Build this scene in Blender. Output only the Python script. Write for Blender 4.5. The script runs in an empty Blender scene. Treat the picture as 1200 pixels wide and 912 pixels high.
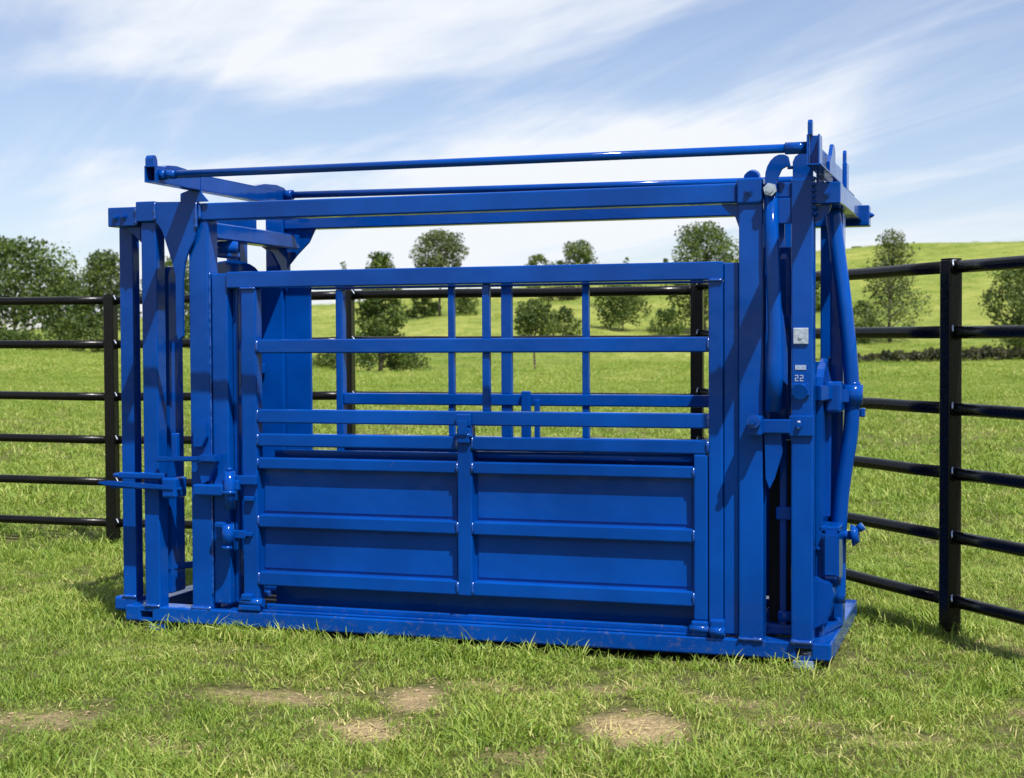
import bpy, bmesh, math, random
import numpy as np
from mathutils import Vector, Matrix, Euler, Quaternion, noise as mnoise

random.seed(7)
RNG = np.random.default_rng(11)
SC = bpy.context.scene
COL = SC.collection
R = math.radians

# ------------------------------------------------------------------ camera
CAM_H = 1.25
F_PX = 1776.0                       # focal length in photo pixels (photo 1200 px wide)
cam_d = bpy.data.cameras.new("camera")
cam_d.sensor_width = 36.0
cam_d.lens = F_PX / 1200.0 * 36.0
cam_d.clip_start = 0.1
cam_d.clip_end = 9000.0
cam_d.dof.use_dof = True
cam_d.dof.focus_distance = 6.3
cam_d.dof.aperture_fstop = 6.3
cam = bpy.data.objects.new("camera", cam_d)
COL.objects.link(cam)
PITCH, ROLL = 0.03074, -0.00498
fw = Vector((0, math.cos(PITCH), -math.sin(PITCH)))
up0 = Vector((0, math.sin(PITCH), math.cos(PITCH)))
rt0 = Vector((1, 0, 0))
rt = rt0 * math.cos(ROLL) + up0 * math.sin(ROLL)
up = up0 * math.cos(ROLL) - rt0 * math.sin(ROLL)
mw = Matrix((rt, up, -fw)).transposed().to_4x4()
mw.translation = (0, 0, CAM_H)
cam.matrix_world = mw
SC.camera = cam

# ------------------------------------------------------------------ sky, sun, exposure
SUN_EL = R(59)
to_sun = Vector((0.50, -0.866, 0)).normalized() * math.cos(SUN_EL) + Vector((0, 0, math.sin(SUN_EL)))
sun_d = bpy.data.lights.new("sun", 'SUN')
sun_d.energy = 5.0
sun_d.angle = R(0.55)
sun_d.color = (1.0, 0.955, 0.89)
sun = bpy.data.objects.new("sun", sun_d)
COL.objects.link(sun)
sun.rotation_euler = to_sun.to_track_quat('Z', 'Y').to_euler()
sun.location = (20, -30, 60)

world = bpy.data.worlds.new("World")
SC.world = world
world.use_nodes = True
wt = world.node_tree
wt.nodes.clear()
def N(t, kind, **kw):
    n = t.nodes.new(kind)
    for k, v in kw.items():
        setattr(n, k, v)
    return n
wo = N(wt, 'ShaderNodeOutputWorld')
bg = N(wt, 'ShaderNodeBackground')
sky = N(wt, 'ShaderNodeTexSky', sky_type='NISHITA', sun_disc=False)
sky.sun_elevation = SUN_EL
sky.sun_rotation = math.atan2(to_sun.x, to_sun.y)
sky.air_density = 1.0
sky.dust_density = 0.3
sky.ozone_density = 5.0
bg.inputs['Strength'].default_value = 0.092
# high thin cirrus: streaks on a flat layer far overhead, seen in perspective
tc = N(wt, 'ShaderNodeTexCoord')
sep = N(wt, 'ShaderNodeSeparateXYZ')
wt.links.new(tc.outputs['Generated'], sep.inputs[0])
def wmath(op, a, b=None, clamp=False):
    n = N(wt, 'ShaderNodeMath', operation=op, use_clamp=clamp)
    for i, v in enumerate((a, b)):
        if v is None: continue
        if isinstance(v, (int, float)): n.inputs[i].default_value = v
        else: wt.links.new(v, n.inputs[i])
    return n.outputs[0]
zc = wmath('ADD', wmath('MAXIMUM', sep.outputs[2], 0.0), 0.16)
px_ = wmath('DIVIDE', sep.outputs[0], zc)
py_ = wmath('DIVIDE', sep.outputs[1], zc)
comb = N(wt, 'ShaderNodeCombineXYZ')
wt.links.new(px_, comb.inputs[0]); wt.links.new(py_, comb.inputs[1])
def cloud_layer(rot, scale, loc, nscale, detail, lo, hi, dist, rough=0.55):
    mp = N(wt, 'ShaderNodeMapping')
    mp.inputs['Rotation'].default_value = (0, 0, rot)
    mp.inputs['Scale'].default_value = scale
    mp.inputs['Location'].default_value = loc
    # rotate first, then stretch: chain two mappings
    mp.inputs['Scale'].default_value = (1, 1, 1)
    wt.links.new(comb.outputs[0], mp.inputs['Vector'])
    m2 = N(wt, 'ShaderNodeMapping')
    m2.inputs['Scale'].default_value = scale
    wt.links.new(mp.outputs[0], m2.inputs['Vector'])
    nz = N(wt, 'ShaderNodeTexNoise')
    nz.inputs['Scale'].default_value = nscale
    nz.inputs['Detail'].default_value = detail
    nz.inputs['Roughness'].default_value = rough
    nz.inputs['Distortion'].default_value = dist
    wt.links.new(m2.outputs[0], nz.inputs['Vector'])
    mr = N(wt, 'ShaderNodeMapRange', interpolation_type='SMOOTHSTEP')
    mr.inputs['From Min'].default_value = lo
    mr.inputs['From Max'].default_value = hi
    wt.links.new(nz.outputs['Fac'], mr.inputs['Value'])
    return mr.outputs[0]
c1 = cloud_layer(R(54), (0.22, 0.75, 1), (0.4, 0.9, 0), 1.2, 8, 0.41, 0.63, 1.2, 0.54)
c2 = cloud_layer(R(60), (0.13, 1.2, 1), (3.1, 0.35, 0), 2.6, 9, 0.44, 0.82, 1.2, 0.60)
c3 = cloud_layer(R(46), (0.45, 0.9, 1), (7.3, 2.2, 0), 0.7, 4, 0.30, 0.64, 0.6)
csum = wmath('ADD', wmath('MULTIPLY', c1, 0.82), wmath('MULTIPLY', c2, 0.34))
cfac = wmath('MULTIPLY', csum, wmath('ADD', wmath('MULTIPLY', c3, 0.75), 0.40))
veil = N(wt, 'ShaderNodeMapRange', interpolation_type='SMOOTHSTEP')
veil.inputs['From Min'].default_value = 0.0; veil.inputs['From Max'].default_value = 0.24
veil.inputs['To Min'].default_value = 0.26; veil.inputs['To Max'].default_value = 0.14
wt.links.new(sep.outputs[2], veil.inputs['Value'])
cfac = wmath('ADD', cfac, veil.outputs[0], True)
mixc = N(wt, 'ShaderNodeMix', data_type='RGBA')
wt.links.new(cfac, mixc.inputs[0])
tint = N(wt, 'ShaderNodeMix', data_type='RGBA', blend_type='MULTIPLY')
tint.inputs[0].default_value = 1.0
wt.links.new(sky.outputs[0], tint.inputs[6])
tint.inputs[7].default_value = (1.07, 0.99, 1.03, 1)
wt.links.new(tint.outputs[2], mixc.inputs[6])
mixc.inputs[7].default_value = (6.9, 7.2, 7.7, 1)
wt.links.new(mixc.outputs[2], bg.inputs['Color'])
wt.links.new(bg.outputs[0], wo.inputs['Surface'])

vs = SC.view_settings
vs.view_transform = 'Standard'
vs.look = 'None'
vs.exposure = 0.52
vs.gamma = 1.0
vs.use_curve_mapping = False
SC.render.engine = 'CYCLES'
SC.cycles.use_denoising = True
SC.cycles.max_bounces = 8
SC.cycles.transparent_max_bounces = 8

# ------------------------------------------------------------------ small helpers
def tag(o, label=None, cat=None, group=None, kind=None):
    if label: o['label'] = label
    if cat: o['category'] = cat
    if group: o['group'] = group
    if kind: o['kind'] = kind
    return o
def link(name, me, mat, parent=None):
    o = bpy.data.objects.new(name, me)
    COL.objects.link(o)
    if mat is not None and not me.materials:
        me.materials.append(mat)
    if parent is not None:
        o.parent = parent
    return o
def empty(name, loc=(0, 0, 0), rz=0):
    o = bpy.data.objects.new(name, None)
    o.empty_display_size = 0.2
    COL.objects.link(o)
    o.location = loc
    o.rotation_euler = (0, 0, rz)
    return o

class MB:
    """collects shapes, then becomes ONE mesh object"""
    def __init__(s):
        s.bm = bmesh.new()
    def box(s, x0, x1, y0, y1, z0, z1, bev=0.006, seg=2, rot=None, smooth=False):
        m = Matrix.Translation(((x0+x1)/2, (y0+y1)/2, (z0+z1)/2))
        if rot is not None: m = m @ Euler(rot).to_matrix().to_4x4()
        m = m @ Matrix.Diagonal((abs(x1-x0), abs(y1-y0), abs(z1-z0), 1))
        b = bmesh.new()
        bmesh.ops.create_cube(b, size=1.0, matrix=m)
        if bev:
            mn = min(abs(x1-x0), abs(y1-y0), abs(z1-z0))
            bmesh.ops.bevel(b, geom=b.edges[:], offset=min(bev, mn*0.3), segments=seg, affect='EDGES', profile=0.5)
        s.merge(b)
        return s
    def merge(s, b):
        me = bpy.data.meshes.new("tmp")
        b.to_mesh(me); b.free()
        s.bm.from_mesh(me)
        bpy.data.meshes.remove(me)
    def bar(s, a, b_, w, h, bev=0.005, upv=(0, 0, 1)):
        a, b_ = Vector(a), Vector(b_)
        d = b_ - a
        zax = d.normalized()
        upv = Vector(upv)
        xax = upv.cross(zax)
        if xax.length < 1e-4: xax = Vector((1, 0, 0)).cross(zax)
        xax.normalize(); yax = zax.cross(xax)
        m = Matrix((xax, yax, zax)).transposed().to_4x4()
        m.translation = (a + b_) / 2
        m = m @ Matrix.Diagonal((w, h, d.length, 1))
        b = bmesh.new()
        bmesh.ops.create_cube(b, size=1.0, matrix=m)
        if bev: bmesh.ops.bevel(b, geom=b.edges[:], offset=min(bev, 0.3*min(w, h, d.length)), segments=2, affect='EDGES')
        s.merge(b)
        return s
    def tube(s, pts, r, n=14, cap=True, radii=None, closed=False):
        pts = [Vector(p) for p in pts]
        b = bmesh.new(); rings = []
        prev = None
        for i, p in enumerate(pts):
            t = (pts[min(i+1, len(pts)-1)] - pts[max(i-1, 0)]).normalized()
            if prev is None:
                ax = t.orthogonal().normalized()
            else:
                ax = (prev - t*prev.dot(t)).normalized()
            prev = ax
            bx = t.cross(ax)
            rr = radii[i] if radii else r
            rings.append([b.verts.new(p + (ax*math.cos(2*math.pi*k/n) + bx*math.sin(2*math.pi*k/n))*rr) for k in range(n)])
        for i in range(len(rings)-1):
            for k in range(n):
                f = b.faces.new((rings[i][k], rings[i][(k+1) % n], rings[i+1][(k+1) % n], rings[i+1][k]))
                f.smooth = True
        if cap:
            b.faces.new(rings[0][::-1]); b.faces.new(rings[-1])
        s.merge(b)
        return s
    def prism(s, poly, y0, y1, bev=0.003, axis='xz'):
        """extrude a polygon given in (x,z) from y0 to y1; axis 'yz' -> polygon in (y,z), extruded along x"""
        b = bmesh.new()
        if axis == 'xz':
            vv = [b.verts.new((x, y0, z)) for x, z in poly]
            off = Vector((0, y1-y0, 0))
        else:
            vv = [b.verts.new((y0, x, z)) for x, z in poly]
            off = Vector((y1-y0, 0, 0))
        f = b.faces.new(vv)
        r = bmesh.ops.extrude_face_region(b, geom=[f])
        bmesh.ops.translate(b, verts=[v for v in r['geom'] if isinstance(v, bmesh.types.BMVert)], vec=off)
        bmesh.ops.recalc_face_normals(b, faces=b.faces[:])
        if bev: bmesh.ops.bevel(b, geom=[e for e in b.edges if e.calc_face_angle(0) > 0.6], offset=bev, segments=2, affect='EDGES')
        s.merge(b)
        return s
    def sphere(s, c, r, sx=1, sy=1, sz=1, u=12, v=8):
        b = bmesh.new()
        bmesh.ops.create_uvsphere(b, u_segments=u, v_segments=v, radius=r, matrix=Matrix.Translation(c) @ Matrix.Diagonal((sx, sy, sz, 1)))
        for f in b.faces: f.smooth = True
        s.merge(b)
        return s
    def build(s, name, mat, parent=None):
        me = bpy.data.meshes.new(name)
        s.bm.to_mesh(me); s.bm.free()
        return link(name, me, mat, parent)

# ------------------------------------------------------------------ materials
def new_mat(name):
    m = bpy.data.materials.new(name)
    m.use_nodes = True
    t = m.node_tree
    b = t.nodes['Principled BSDF']
    return m, t, b
def ramp(t, fac, stops, interp='LINEAR'):
    r = N(t, 'ShaderNodeValToRGB')
    r.color_ramp.interpolation = interp
    while len(r.color_ramp.elements) < len(stops): r.color_ramp.elements.new(0.5)
    for e, (p, c) in zip(r.color_ramp.elements, stops):
        e.position = p
        e.color = (*c, 1) if len(c) == 3 else c
    t.links.new(fac, r.inputs[0])
    return r.outputs[0]
def noise_tex(t, vec, scale, detail=4, rough=0.5, dist=0.0):
    n = N(t, 'ShaderNodeTexNoise')
    n.inputs['Scale'].default_value = scale
    n.inputs['Detail'].default_value = detail
    n.inputs['Roughness'].default_value = rough
    n.inputs['Distortion'].default_value = dist
    if vec is not None: t.links.new(vec, n.inputs['Vector'])
    return n.outputs['Fac']
def mix_col(t, fac, a, b, mode='MIX'):
    n = N(t, 'ShaderNodeMix', data_type='RGBA', blend_type=mode)
    for i, v in ((0, fac), (6, a), (7, b)):
        if isinstance(v, (int, float)): n.inputs[i].default_value = v
        elif isinstance(v, tuple): n.inputs[i].default_value = (*v, 1) if len(v) == 3 else v
        else: t.links.new(v, n.inputs[i])
    return n.outputs[2]
def maprange(t, v, a, b, c=0.0, d=1.0, smooth=True):
    n = N(t, 'ShaderNodeMapRange', interpolation_type='SMOOTHSTEP' if smooth else 'LINEAR')
    n.inputs['From Min'].default_value = a; n.inputs['From Max'].default_value = b
    n.inputs['To Min'].default_value = c; n.inputs['To Max'].default_value = d
    t.links.new(v, n.inputs['Value'])
    return n.outputs[0]
def math_n(t, op, a, b=None, clamp=False):
    n = N(t, 'ShaderNodeMath', operation=op, use_clamp=clamp)
    for i, v in enumerate((a, b)):
        if v is None: continue
        if isinstance(v, (int, float)): n.inputs[i].default_value = v
        else: t.links.new(v, n.inputs[i])
    return n.outputs[0]
def bump(t, h, strength, dist=0.01, normal=None):
    n = N(t, 'ShaderNodeBump')
    n.inputs['Strength'].default_value = strength
    n.inputs['Distance'].default_value = dist
    t.links.new(h, n.inputs['Height'])
    if normal is not None: t.links.new(normal, n.inputs['Normal'])
    return n.outputs[0]

def make_blue():
    m, t, b = new_mat("blue_enamel")
    geo = N(t, 'ShaderNodeNewGeometry')
    pos = geo.outputs['Position']
    n1 = noise_tex(t, pos, 1.7, 4, 0.55)
    n2 = noise_tex(t, pos, 24.0, 4, 0.6)
    n3 = noise_tex(t, pos, 150.0, 2, 0.5)
    c = ramp(t, n1, [(0.28, (0.0003, 0.034, 0.205)), (0.5, (0.0004, 0.050, 0.285)), (0.72, (0.0006, 0.070, 0.385))])
    # dust and dried splashes
    dust = math_n(t, 'MULTIPLY', maprange(t, noise_tex(t, pos, 42, 6, 0.75), 0.66, 0.82), 0.22)
    c = mix_col(t, dust, c, (0.11, 0.13, 0.16))
    # scuffs: thin worn streaks and small chips down to primer
    mpn = N(t, 'ShaderNodeMapping')
    mpn.inputs['Rotation'].default_value = (0.5, 0.3, 0.9)
    mpn.inputs['Scale'].default_value = (7, 7, 60)
    t.links.new(pos, mpn.inputs['Vector'])
    sc1 = maprange(t, noise_tex(t, mpn.outputs[0], 1.6, 5, 0.65), 0.69, 0.76)
    sc1 = math_n(t, 'MULTIPLY', sc1, maprange(t, noise_tex(t, pos, 2.1, 3, 0.5), 0.50, 0.66))
    c = mix_col(t, math_n(t, 'MULTIPLY', sc1, 0.45), c, (0.10, 0.17, 0.34))
    chip = math_n(t, 'MULTIPLY', maprange(t, noise_tex(t, pos, 95, 3, 0.6), 0.735, 0.76), maprange(t, noise_tex(t, pos, 4.3, 3, 0.5), 0.50, 0.62))
    c = mix_col(t, math_n(t, 'MULTIPLY', chip, 0.8), c, (0.16, 0.13, 0.10))
    # mud splashed up from the ground onto the skid and post feet
    sepz = N(t, 'ShaderNodeSeparateXYZ'); t.links.new(pos, sepz.inputs[0])
    low = maprange(t, sepz.outputs[2], 0.0, 0.42, 0.20, 0.0, False)
    mud = maprange(t, math_n(t, 'ADD', noise_tex(t, pos, 30, 7, 0.78), low), 0.70, 0.86)
    c = mix_col(t, math_n(t, 'MULTIPLY', mud, 0.42), c, (0.12, 0.115, 0.085))
    t.links.new(c, b.inputs['Base Color'])
    rr = maprange(t, n2, 0.25, 0.8, 0.08, 0.17)
    rr = math_n(t, 'ADD', rr, math_n(t, 'MULTIPLY', math_n(t, 'MAXIMUM', mud, sc1), 0.35), True)
    t.links.new(rr, b.inputs['Roughness'])
    b.inputs['Specular IOR Level'].default_value = 0.20
    nb = bump(t, n1, 0.30, 0.03)
    nb = bump(t, n2, 0.05, 0.004, nb)
    nb = bump(t, n3, 0.04, 0.0008, nb)
    t.links.new(nb, b.inputs['Normal'])
    return m
def make_black():
    m, t, b = new_mat("black_enamel")
    pos = N(t, 'ShaderNodeNewGeometry').outputs['Position']
    n1 = noise_tex(t, pos, 6, 5, 0.6)
    n2 = noise_tex(t, pos, 60, 4, 0.6)
    c = ramp(t, n1, [(0.3, (0.0030, 0.0030, 0.0036)), (0.75, (0.0070, 0.0066, 0.0062))])
    dust = math_n(t, 'MULTIPLY', maprange(t, n2, 0.62, 0.80), 0.15)
    c = mix_col(t, dust, c, (0.07, 0.06, 0.05))
    t.links.new(c, b.inputs['Base Color'])
    t.links.new(maprange(t, n2, 0.3, 0.7, 0.22, 0.36), b.inputs['Roughness'])
    b.inputs['Specular IOR Level'].default_value = 0.26
    t.links.new(bump(t, n2, 0.15, 0.003), b.inputs['Normal'])
    return m
def make_simple(name, c0, c1, scale, rough=0.5, metal=0.0, bs=0.2, bd=0.003):
    m, t, b = new_mat(name)
    pos = N(t, 'ShaderNodeNewGeometry').outputs['Position']
    n1 = noise_tex(t, pos, scale, 6, 0.6)
    t.links.new(ramp(t, n1, [(0.3, c0), (0.7, c1)]), b.inputs['Base Color'])
    b.inputs['Roughness'].default_value = rough
    b.inputs['Metallic'].default_value = metal
    t.links.new(bump(t, n1, bs, bd), b.inputs['Normal'])
    return m
def make_leaf(name, dark, light, rough=0.55, trans=0.33):
    m, t, b = new_mat(name)
    at = N(t, 'ShaderNodeAttribute', attribute_name='tone')
    c = ramp(t, at.outputs['Fac'], [(0.0, dark), (1.0, light)])
    t.links.new(c, b.inputs['Base Color'])
    b.inputs['Roughness'].default_value = rough
    b.inputs['Specular IOR Level'].default_value = 0.3
    tr = N(t, 'ShaderNodeBsdfTranslucent')
    t.links.new(mix_col(t, 1.0, c, (1.25, 1.2, 0.55), 'MULTIPLY'), tr.inputs['Color'])
    mx = N(t, 'ShaderNodeMixShader')
    mx.inputs[0].default_value = trans
    t.links.new(b.outputs[0], mx.inputs[1]); t.links.new(tr.outputs[0], mx.inputs[2])
    t.links.new(mx.outputs[0], t.nodes['Material Output'].inputs['Surface'])
    return m
def make_grass():
    m, t, b = new_mat("grass_blade")
    at = N(t, 'ShaderNodeAttribute', attribute_name='tone')      # per blade
    oi = N(t, 'ShaderNodeObjectInfo')                             # per tuft
    big = noise_tex(t, oi.outputs['Location'], 0.9, 4, 0.6)
    far = noise_tex(t, oi.outputs['Location'], 0.16, 3, 0.5)
    f = math_n(t, 'ADD', math_n(t, 'MULTIPLY', at.outputs['Fac'], 0.55),
               math_n(t, 'ADD', math_n(t, 'MULTIPLY', oi.outputs['Random'], 0.20),
                      math_n(t, 'ADD', math_n(t, 'MULTIPLY', maprange(t, big, 0.3, 0.7), 0.22), math_n(t, 'MULTIPLY', maprange(t, far, 0.3, 0.7), 0.15))))
    c = ramp(t, f, [(0.08, (0.065, 0.141, 0.011)), (0.36, (0.156, 0.253, 0.027)), (0.64, (0.259, 0.343, 0.055)), (0.84, (0.399, 0.426, 0.119)), (0.98, (0.561, 0.505, 0.209))])
    t.links.new(c, b.inputs['Base Color'])
    b.inputs['Roughness'].default_value = 0.5
    b.inputs['Specular IOR Level'].default_value = 0.35
    tr = N(t, 'ShaderNodeBsdfTranslucent')
    t.links.new(mix_col(t, 1.0, c, (1.15, 1.15, 0.6), 'MULTIPLY'), tr.inputs['Color'])
    mx = N(t, 'ShaderNodeMixShader')
    mx.inputs[0].default_value = 0.28
    t.links.new(b.outputs[0], mx.inputs[1]); t.links.new(tr.outputs[0], mx.inputs[2])
    t.links.new(mx.outputs[0], t.nodes['Material Output'].inputs['Surface'])
    return m
PATCHES = [(-0.470, 4.92, 0.15, 0.20, 1.0), (-0.350, 5.33, 0.11, 0.20, 1.0), (0.400, 4.90, 0.19, 0.23, 1.0), (-1.56, 5.04, 0.20, 0.16, 0.62),
           (-0.86, 5.40, 0.30, 0.13, 0.60), (-0.62, 5.02, 0.14, 0.10, 0.5), (-0.10, 5.52, 0.16, 0.12, 0.5), (0.32, 5.42, 0.24, 0.10, 0.5), (1.85, 5.12, 0.2, 0.12, 0.5), (0.75, 5.24, 0.2, 0.10, 0.45),
           (2.05, 6.25, 0.25, 0.2, 0.35), (1.25, 4.75, 0.2, 0.11, 0.4), (0.95, 5.0, 0.2, 0.10, 0.4), (0.1, 4.6, 0.2, 0.1, 0.4), (-1.1, 4.7, 0.2, 0.1, 0.4)]
def make_ground():
    m, t, b = new_mat("pasture_ground")
    pos = N(t, 'ShaderNodeNewGeometry').outputs['Position']
    sepn = N(t, 'ShaderNodeSeparateXYZ')
    t.links.new(pos, sepn.inputs[0])
    dist = N(t, 'ShaderNodeVectorMath', operation='LENGTH')
    t.links.new(pos, dist.inputs[0])
    far = maprange(t, dist.outputs['Value'], 9, 55)
    nA = noise_tex(t, pos, 0.045, 5, 0.6, 0.4)
    nB = noise_tex(t, pos, 0.35, 6, 0.65)
    nC = noise_tex(t, pos, 2.6, 6, 0.7)
    nD = noise_tex(t, pos, 14, 6, 0.7)
    near = ramp(t, nD, [(0.25, (0.050, 0.062, 0.016)), (0.5, (0.105, 0.110, 0.034)), (0.75, (0.19, 0.165, 0.08))])
    mixn = math_n(t, 'ADD', math_n(t, 'MULTIPLY', nA, 0.40), math_n(t, 'ADD', math_n(t, 'MULTIPLY', nB, 0.42), math_n(t, 'MULTIPLY', nC, 0.28)))
    farc = ramp(t, mixn, [(0.38, (0.067, 0.110, 0.017)), (0.48, (0.152, 0.201, 0.034)), (0.58, (0.232, 0.262, 0.055)), (0.70, (0.354, 0.336, 0.105))])
    c = mix_col(t, far, near, farc)
    # worn dirt patches
    pm = None
    for (x, y, a, bb, wt_) in PATCHES:
        dx = math_n(t, 'DIVIDE', math_n(t, 'SUBTRACT', sepn.outputs[0], x), a)
        dy = math_n(t, 'DIVIDE', math_n(t, 'SUBTRACT', sepn.outputs[1], y), bb)
        d2 = math_n(t, 'ADD', math_n(t, 'MULTIPLY', dx, dx), math_n(t, 'MULTIPLY', dy, dy))
        w = maprange(t, math_n(t, 'ADD', d2, math_n(t, 'MULTIPLY', math_n(t, 'ADD', nD, nC), 1.1)), 1.0, 2.5, wt_, 0.0)
        pm = w if pm is None else math_n(t, 'MAXIMUM', pm, w)
    nE = noise_tex(t, pos, 60, 6, 0.75)
    dirt = ramp(t, nE, [(0.30, (0.17, 0.125, 0.065)), (0.5, (0.35, 0.265, 0.145)), (0.68, (0.50, 0.39, 0.225))])
    c = mix_col(t, pm, c, dirt)
    t.links.new(c, b.inputs['Base Color'])
    b.inputs['Roughness'].default_value = 0.9
    b.inputs['Specular IOR Level'].default_value = 0.15
    nb = bump(t, nE, 0.7, 0.012)
    nb = bump(t, nC, 0.8, 0.25, nb)
    t.links.new(nb, b.inputs['Normal'])
    return m

M = dict(
    blue=make_blue(), black=make_black(), ground=make_ground(), grass=make_grass(),
    zinc=make_simple("zinc_plate", (0.30, 0.36, 0.46), (0.56, 0.62, 0.72), 70, 0.40, 0.4),
    bare=make_simple("worn_foot_metal", (0.06, 0.14, 0.32), (0.34, 0.40, 0.50), 45, 0.5),
    decal=make_simple("pale_decal", (0.16, 0.24, 0.42), (0.40, 0.48, 0.62), 140, 0.4),
    dark=make_simple("interior_shade_black", (0.004, 0.005, 0.008), (0.010, 0.011, 0.014), 12, 0.95),  # near-black: shade of the chute interior put into the colour
    bark=make_simple("bark", (0.045, 0.035, 0.026), (0.12, 0.098, 0.075), 9, 0.9, 0, 0.8, 0.03),
    leaf_dark=make_leaf("leaf_deep_green", (0.028, 0.060, 0.013), (0.140, 0.195, 0.044)),
    leaf_mid=make_leaf("leaf_mid_green", (0.035, 0.068, 0.017), (0.159, 0.212, 0.055)),
    leaf_pale=make_leaf("leaf_olive_green", (0.045, 0.073, 0.025), (0.183, 0.218, 0.083)),
    leaf_brown=make_leaf("leaf_dry_scrub", (0.022, 0.030, 0.012), (0.085, 0.085, 0.040)),
)

# ------------------------------------------------------------------ terrain
PXC = np.array([-600, 0, 140, 400, 520, 630, 730, 820, 1045, 1200, 1700], float)
KD = np.array([0, 28, 60, 110, 160, 210, 260, 300, 380, 700, 3500], float)
KZ = np.array([
    [0]*11,
    [0]*11,
    [.2, .2, .1, -.4, -.4, -.4, -.3, -.3, -.25, -.25, -.25],
    [1.2, 1.2, .8, -1.0, -.9, -.8, -.55, -.4, -.25, -.15, 0],
    [1.8, 1.8, 1.9, 2.0, 3.4, 3.6, 3.0, 3.0, 3.0, 3.4, 4],
    [2.5, 2.5, 3, 5.2, 6.5, 7.3, 8.2, 9.2, 10.6, 10.8, 11],
    [3.5, 3.5, 5, 8.2, 9.5, 10.7, 12.7, 14.7, 17.0, 17.0, 17],
    [3.4, 3.4, 5, 8.2, 9.6, 10.8, 12.9, 15.0, 17.3, 17.3, 17],
    [2, 2, 2, 4, 5, 6, 7, 8, 10, 10, 10],
    [-6]*11,
    [-30]*11], float)
def terrain(x, y):
    x = np.asarray(x, float); y = np.asarray(y, float)
    d = np.hypot(x, y)
    az = np.clip(np.arctan2(x, y), -0.6, 0.6)
    px = 600 + F_PX*np.tan(az)
    zs = np.stack([np.interp(px, PXC, KZ[i]) for i in range(len(KD))])       # K x n
    sl = np.zeros_like(zs)
    for i in range(1, len(KD)-1):
        a = (zs[i]-zs[i-1])/(KD[i]-KD[i-1]); b = (zs[i+1]-zs[i])/(KD[i+1]-KD[i])
        sl[i] = np.where(a*b > 0, 2*a*b/(a+b+1e-12), 0)
    k = np.clip(np.searchsorted(KD, d, side='right')-1, 0, len(KD)-2)
    idx = np.arange(len(d)) if d.ndim else 0
    h = KD[k+1]-KD[k]; s = np.clip((d-KD[k])/h, 0, 1)
    z0, z1, m0, m1 = zs[k, idx], zs[k+1, idx], sl[k, idx], sl[k+1, idx]
    z = (2*s**3-3*s**2+1)*z0 + (s**3-2*s**2+s)*h*m0 + (-2*s**3+3*s**2)*z1 + (s**3-s**2)*h*m1
    # soft undulation that grows with distance
    amp = np.clip((d-14)/90, 0, 1)
    z = z + amp*(0.22*np.sin(x*0.11+1.3)*np.cos(y*0.075) + 0.16*np.sin(x*0.23+y*0.17))
    # little hummocks near by
    nearw = np.clip((40-d)/30, 0, 1)
    z = z + nearw*(0.010*np.sin(x*3.1+0.4)*np.sin(y*2.7) + 0.006*np.sin(x*7.3+1)*np.cos(y*6.1+2) - 0.012)
    return z
def tz(x, y):
    return float(terrain(np.array([x]), np.array([y]))[0])

NSEG = 360
radii = np.concatenate([[0.6], np.linspace(1.2, 16, 75), np.geomspace(16.5, 420, 120), np.geomspace(450, 3400, 20)])
ang = np.linspace(0, 2*math.pi, NSEG, endpoint=False)
gx = np.outer(radii, np.sin(ang)).ravel(); gy = np.outer(radii, np.cos(ang)).ravel()
gz = terrain(gx, gy)
gv = np.column_stack([gx, gy, gz])
nr = len(radii)
ii, jj = np.meshgrid(np.arange(nr-1), np.arange(NSEG), indexing='ij')
q = np.stack([ii*NSEG+jj, (ii+1)*NSEG+jj, (ii+1)*NSEG+(jj+1) % NSEG, ii*NSEG+(jj+1) % NSEG], -1).reshape(-1, 4)[:, ::-1]
me = bpy.data.meshes.new("ground")
cap = [list(range(NSEG))]
me.from_pydata(gv.tolist(), [], q.tolist() + cap)
me.polygons.foreach_set('use_smooth', [True]*len(me.polygons))
me.update()
bm_ = bmesh.new(); bm_.from_mesh(me); bmesh.ops.recalc_face_normals(bm_, faces=bm_.faces[:])
if sum(f.normal.z for f in list(bm_.faces)[:200]) < 0: bmesh.ops.reverse_faces(bm_, faces=bm_.faces[:])
bm_.to_mesh(me); bm_.free()
ground = link("ground", me, M['ground'])
tag(ground, "green pasture rising to a grassy hill behind the fence", "ground", kind='structure')

# ------------------------------------------------------------------ the squeeze chute (local: x along its length, y to its back, z up)
YAW = -0.31519
CH0 = Vector((1.2172, 5.7678, 0))
chute = empty("squeeze_chute", CH0, YAW)
tag(chute, "blue steel cattle squeeze chute with side gate standing on the grass", "cattle chute")
B = M['blue']
def part(name, fn, mat=B, parent=chute):
    mb = MB(); fn(mb)
    return mb.build(name, mat, parent)
def weld_mat():
    m = B.copy(); m.name = "blue_weld"
    p_ = m.node_tree.nodes['Principled BSDF']
    p_.inputs['Specular IOR Level'].default_value = 0.9
    for l in list(p_.inputs['Roughness'].links): m.node_tree.links.remove(l)
    p_.inputs['Roughness'].default_value = 0.22
    return m
BW = weld_mat()
def tbox(name, *a, mat=B, parent=chute, **k):
    return part(name, lambda m: m.box(*a, **k), mat, parent)
def weld(parent, a, b, r=0.0055):
    r *= 1.2
    """lumpy weld bead along a line"""
    a, b = Vector(a), Vector(b)
    n = max(3, int((b-a).length/0.011))
    pts = [a.lerp(b, i/(n-1)) for i in range(n)]
    rad = [r*random.uniform(0.55, 1.3) for _ in pts]
    part("weld_bead", lambda m: m.tube(pts, r, 6, True, rad), BW, parent)
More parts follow.
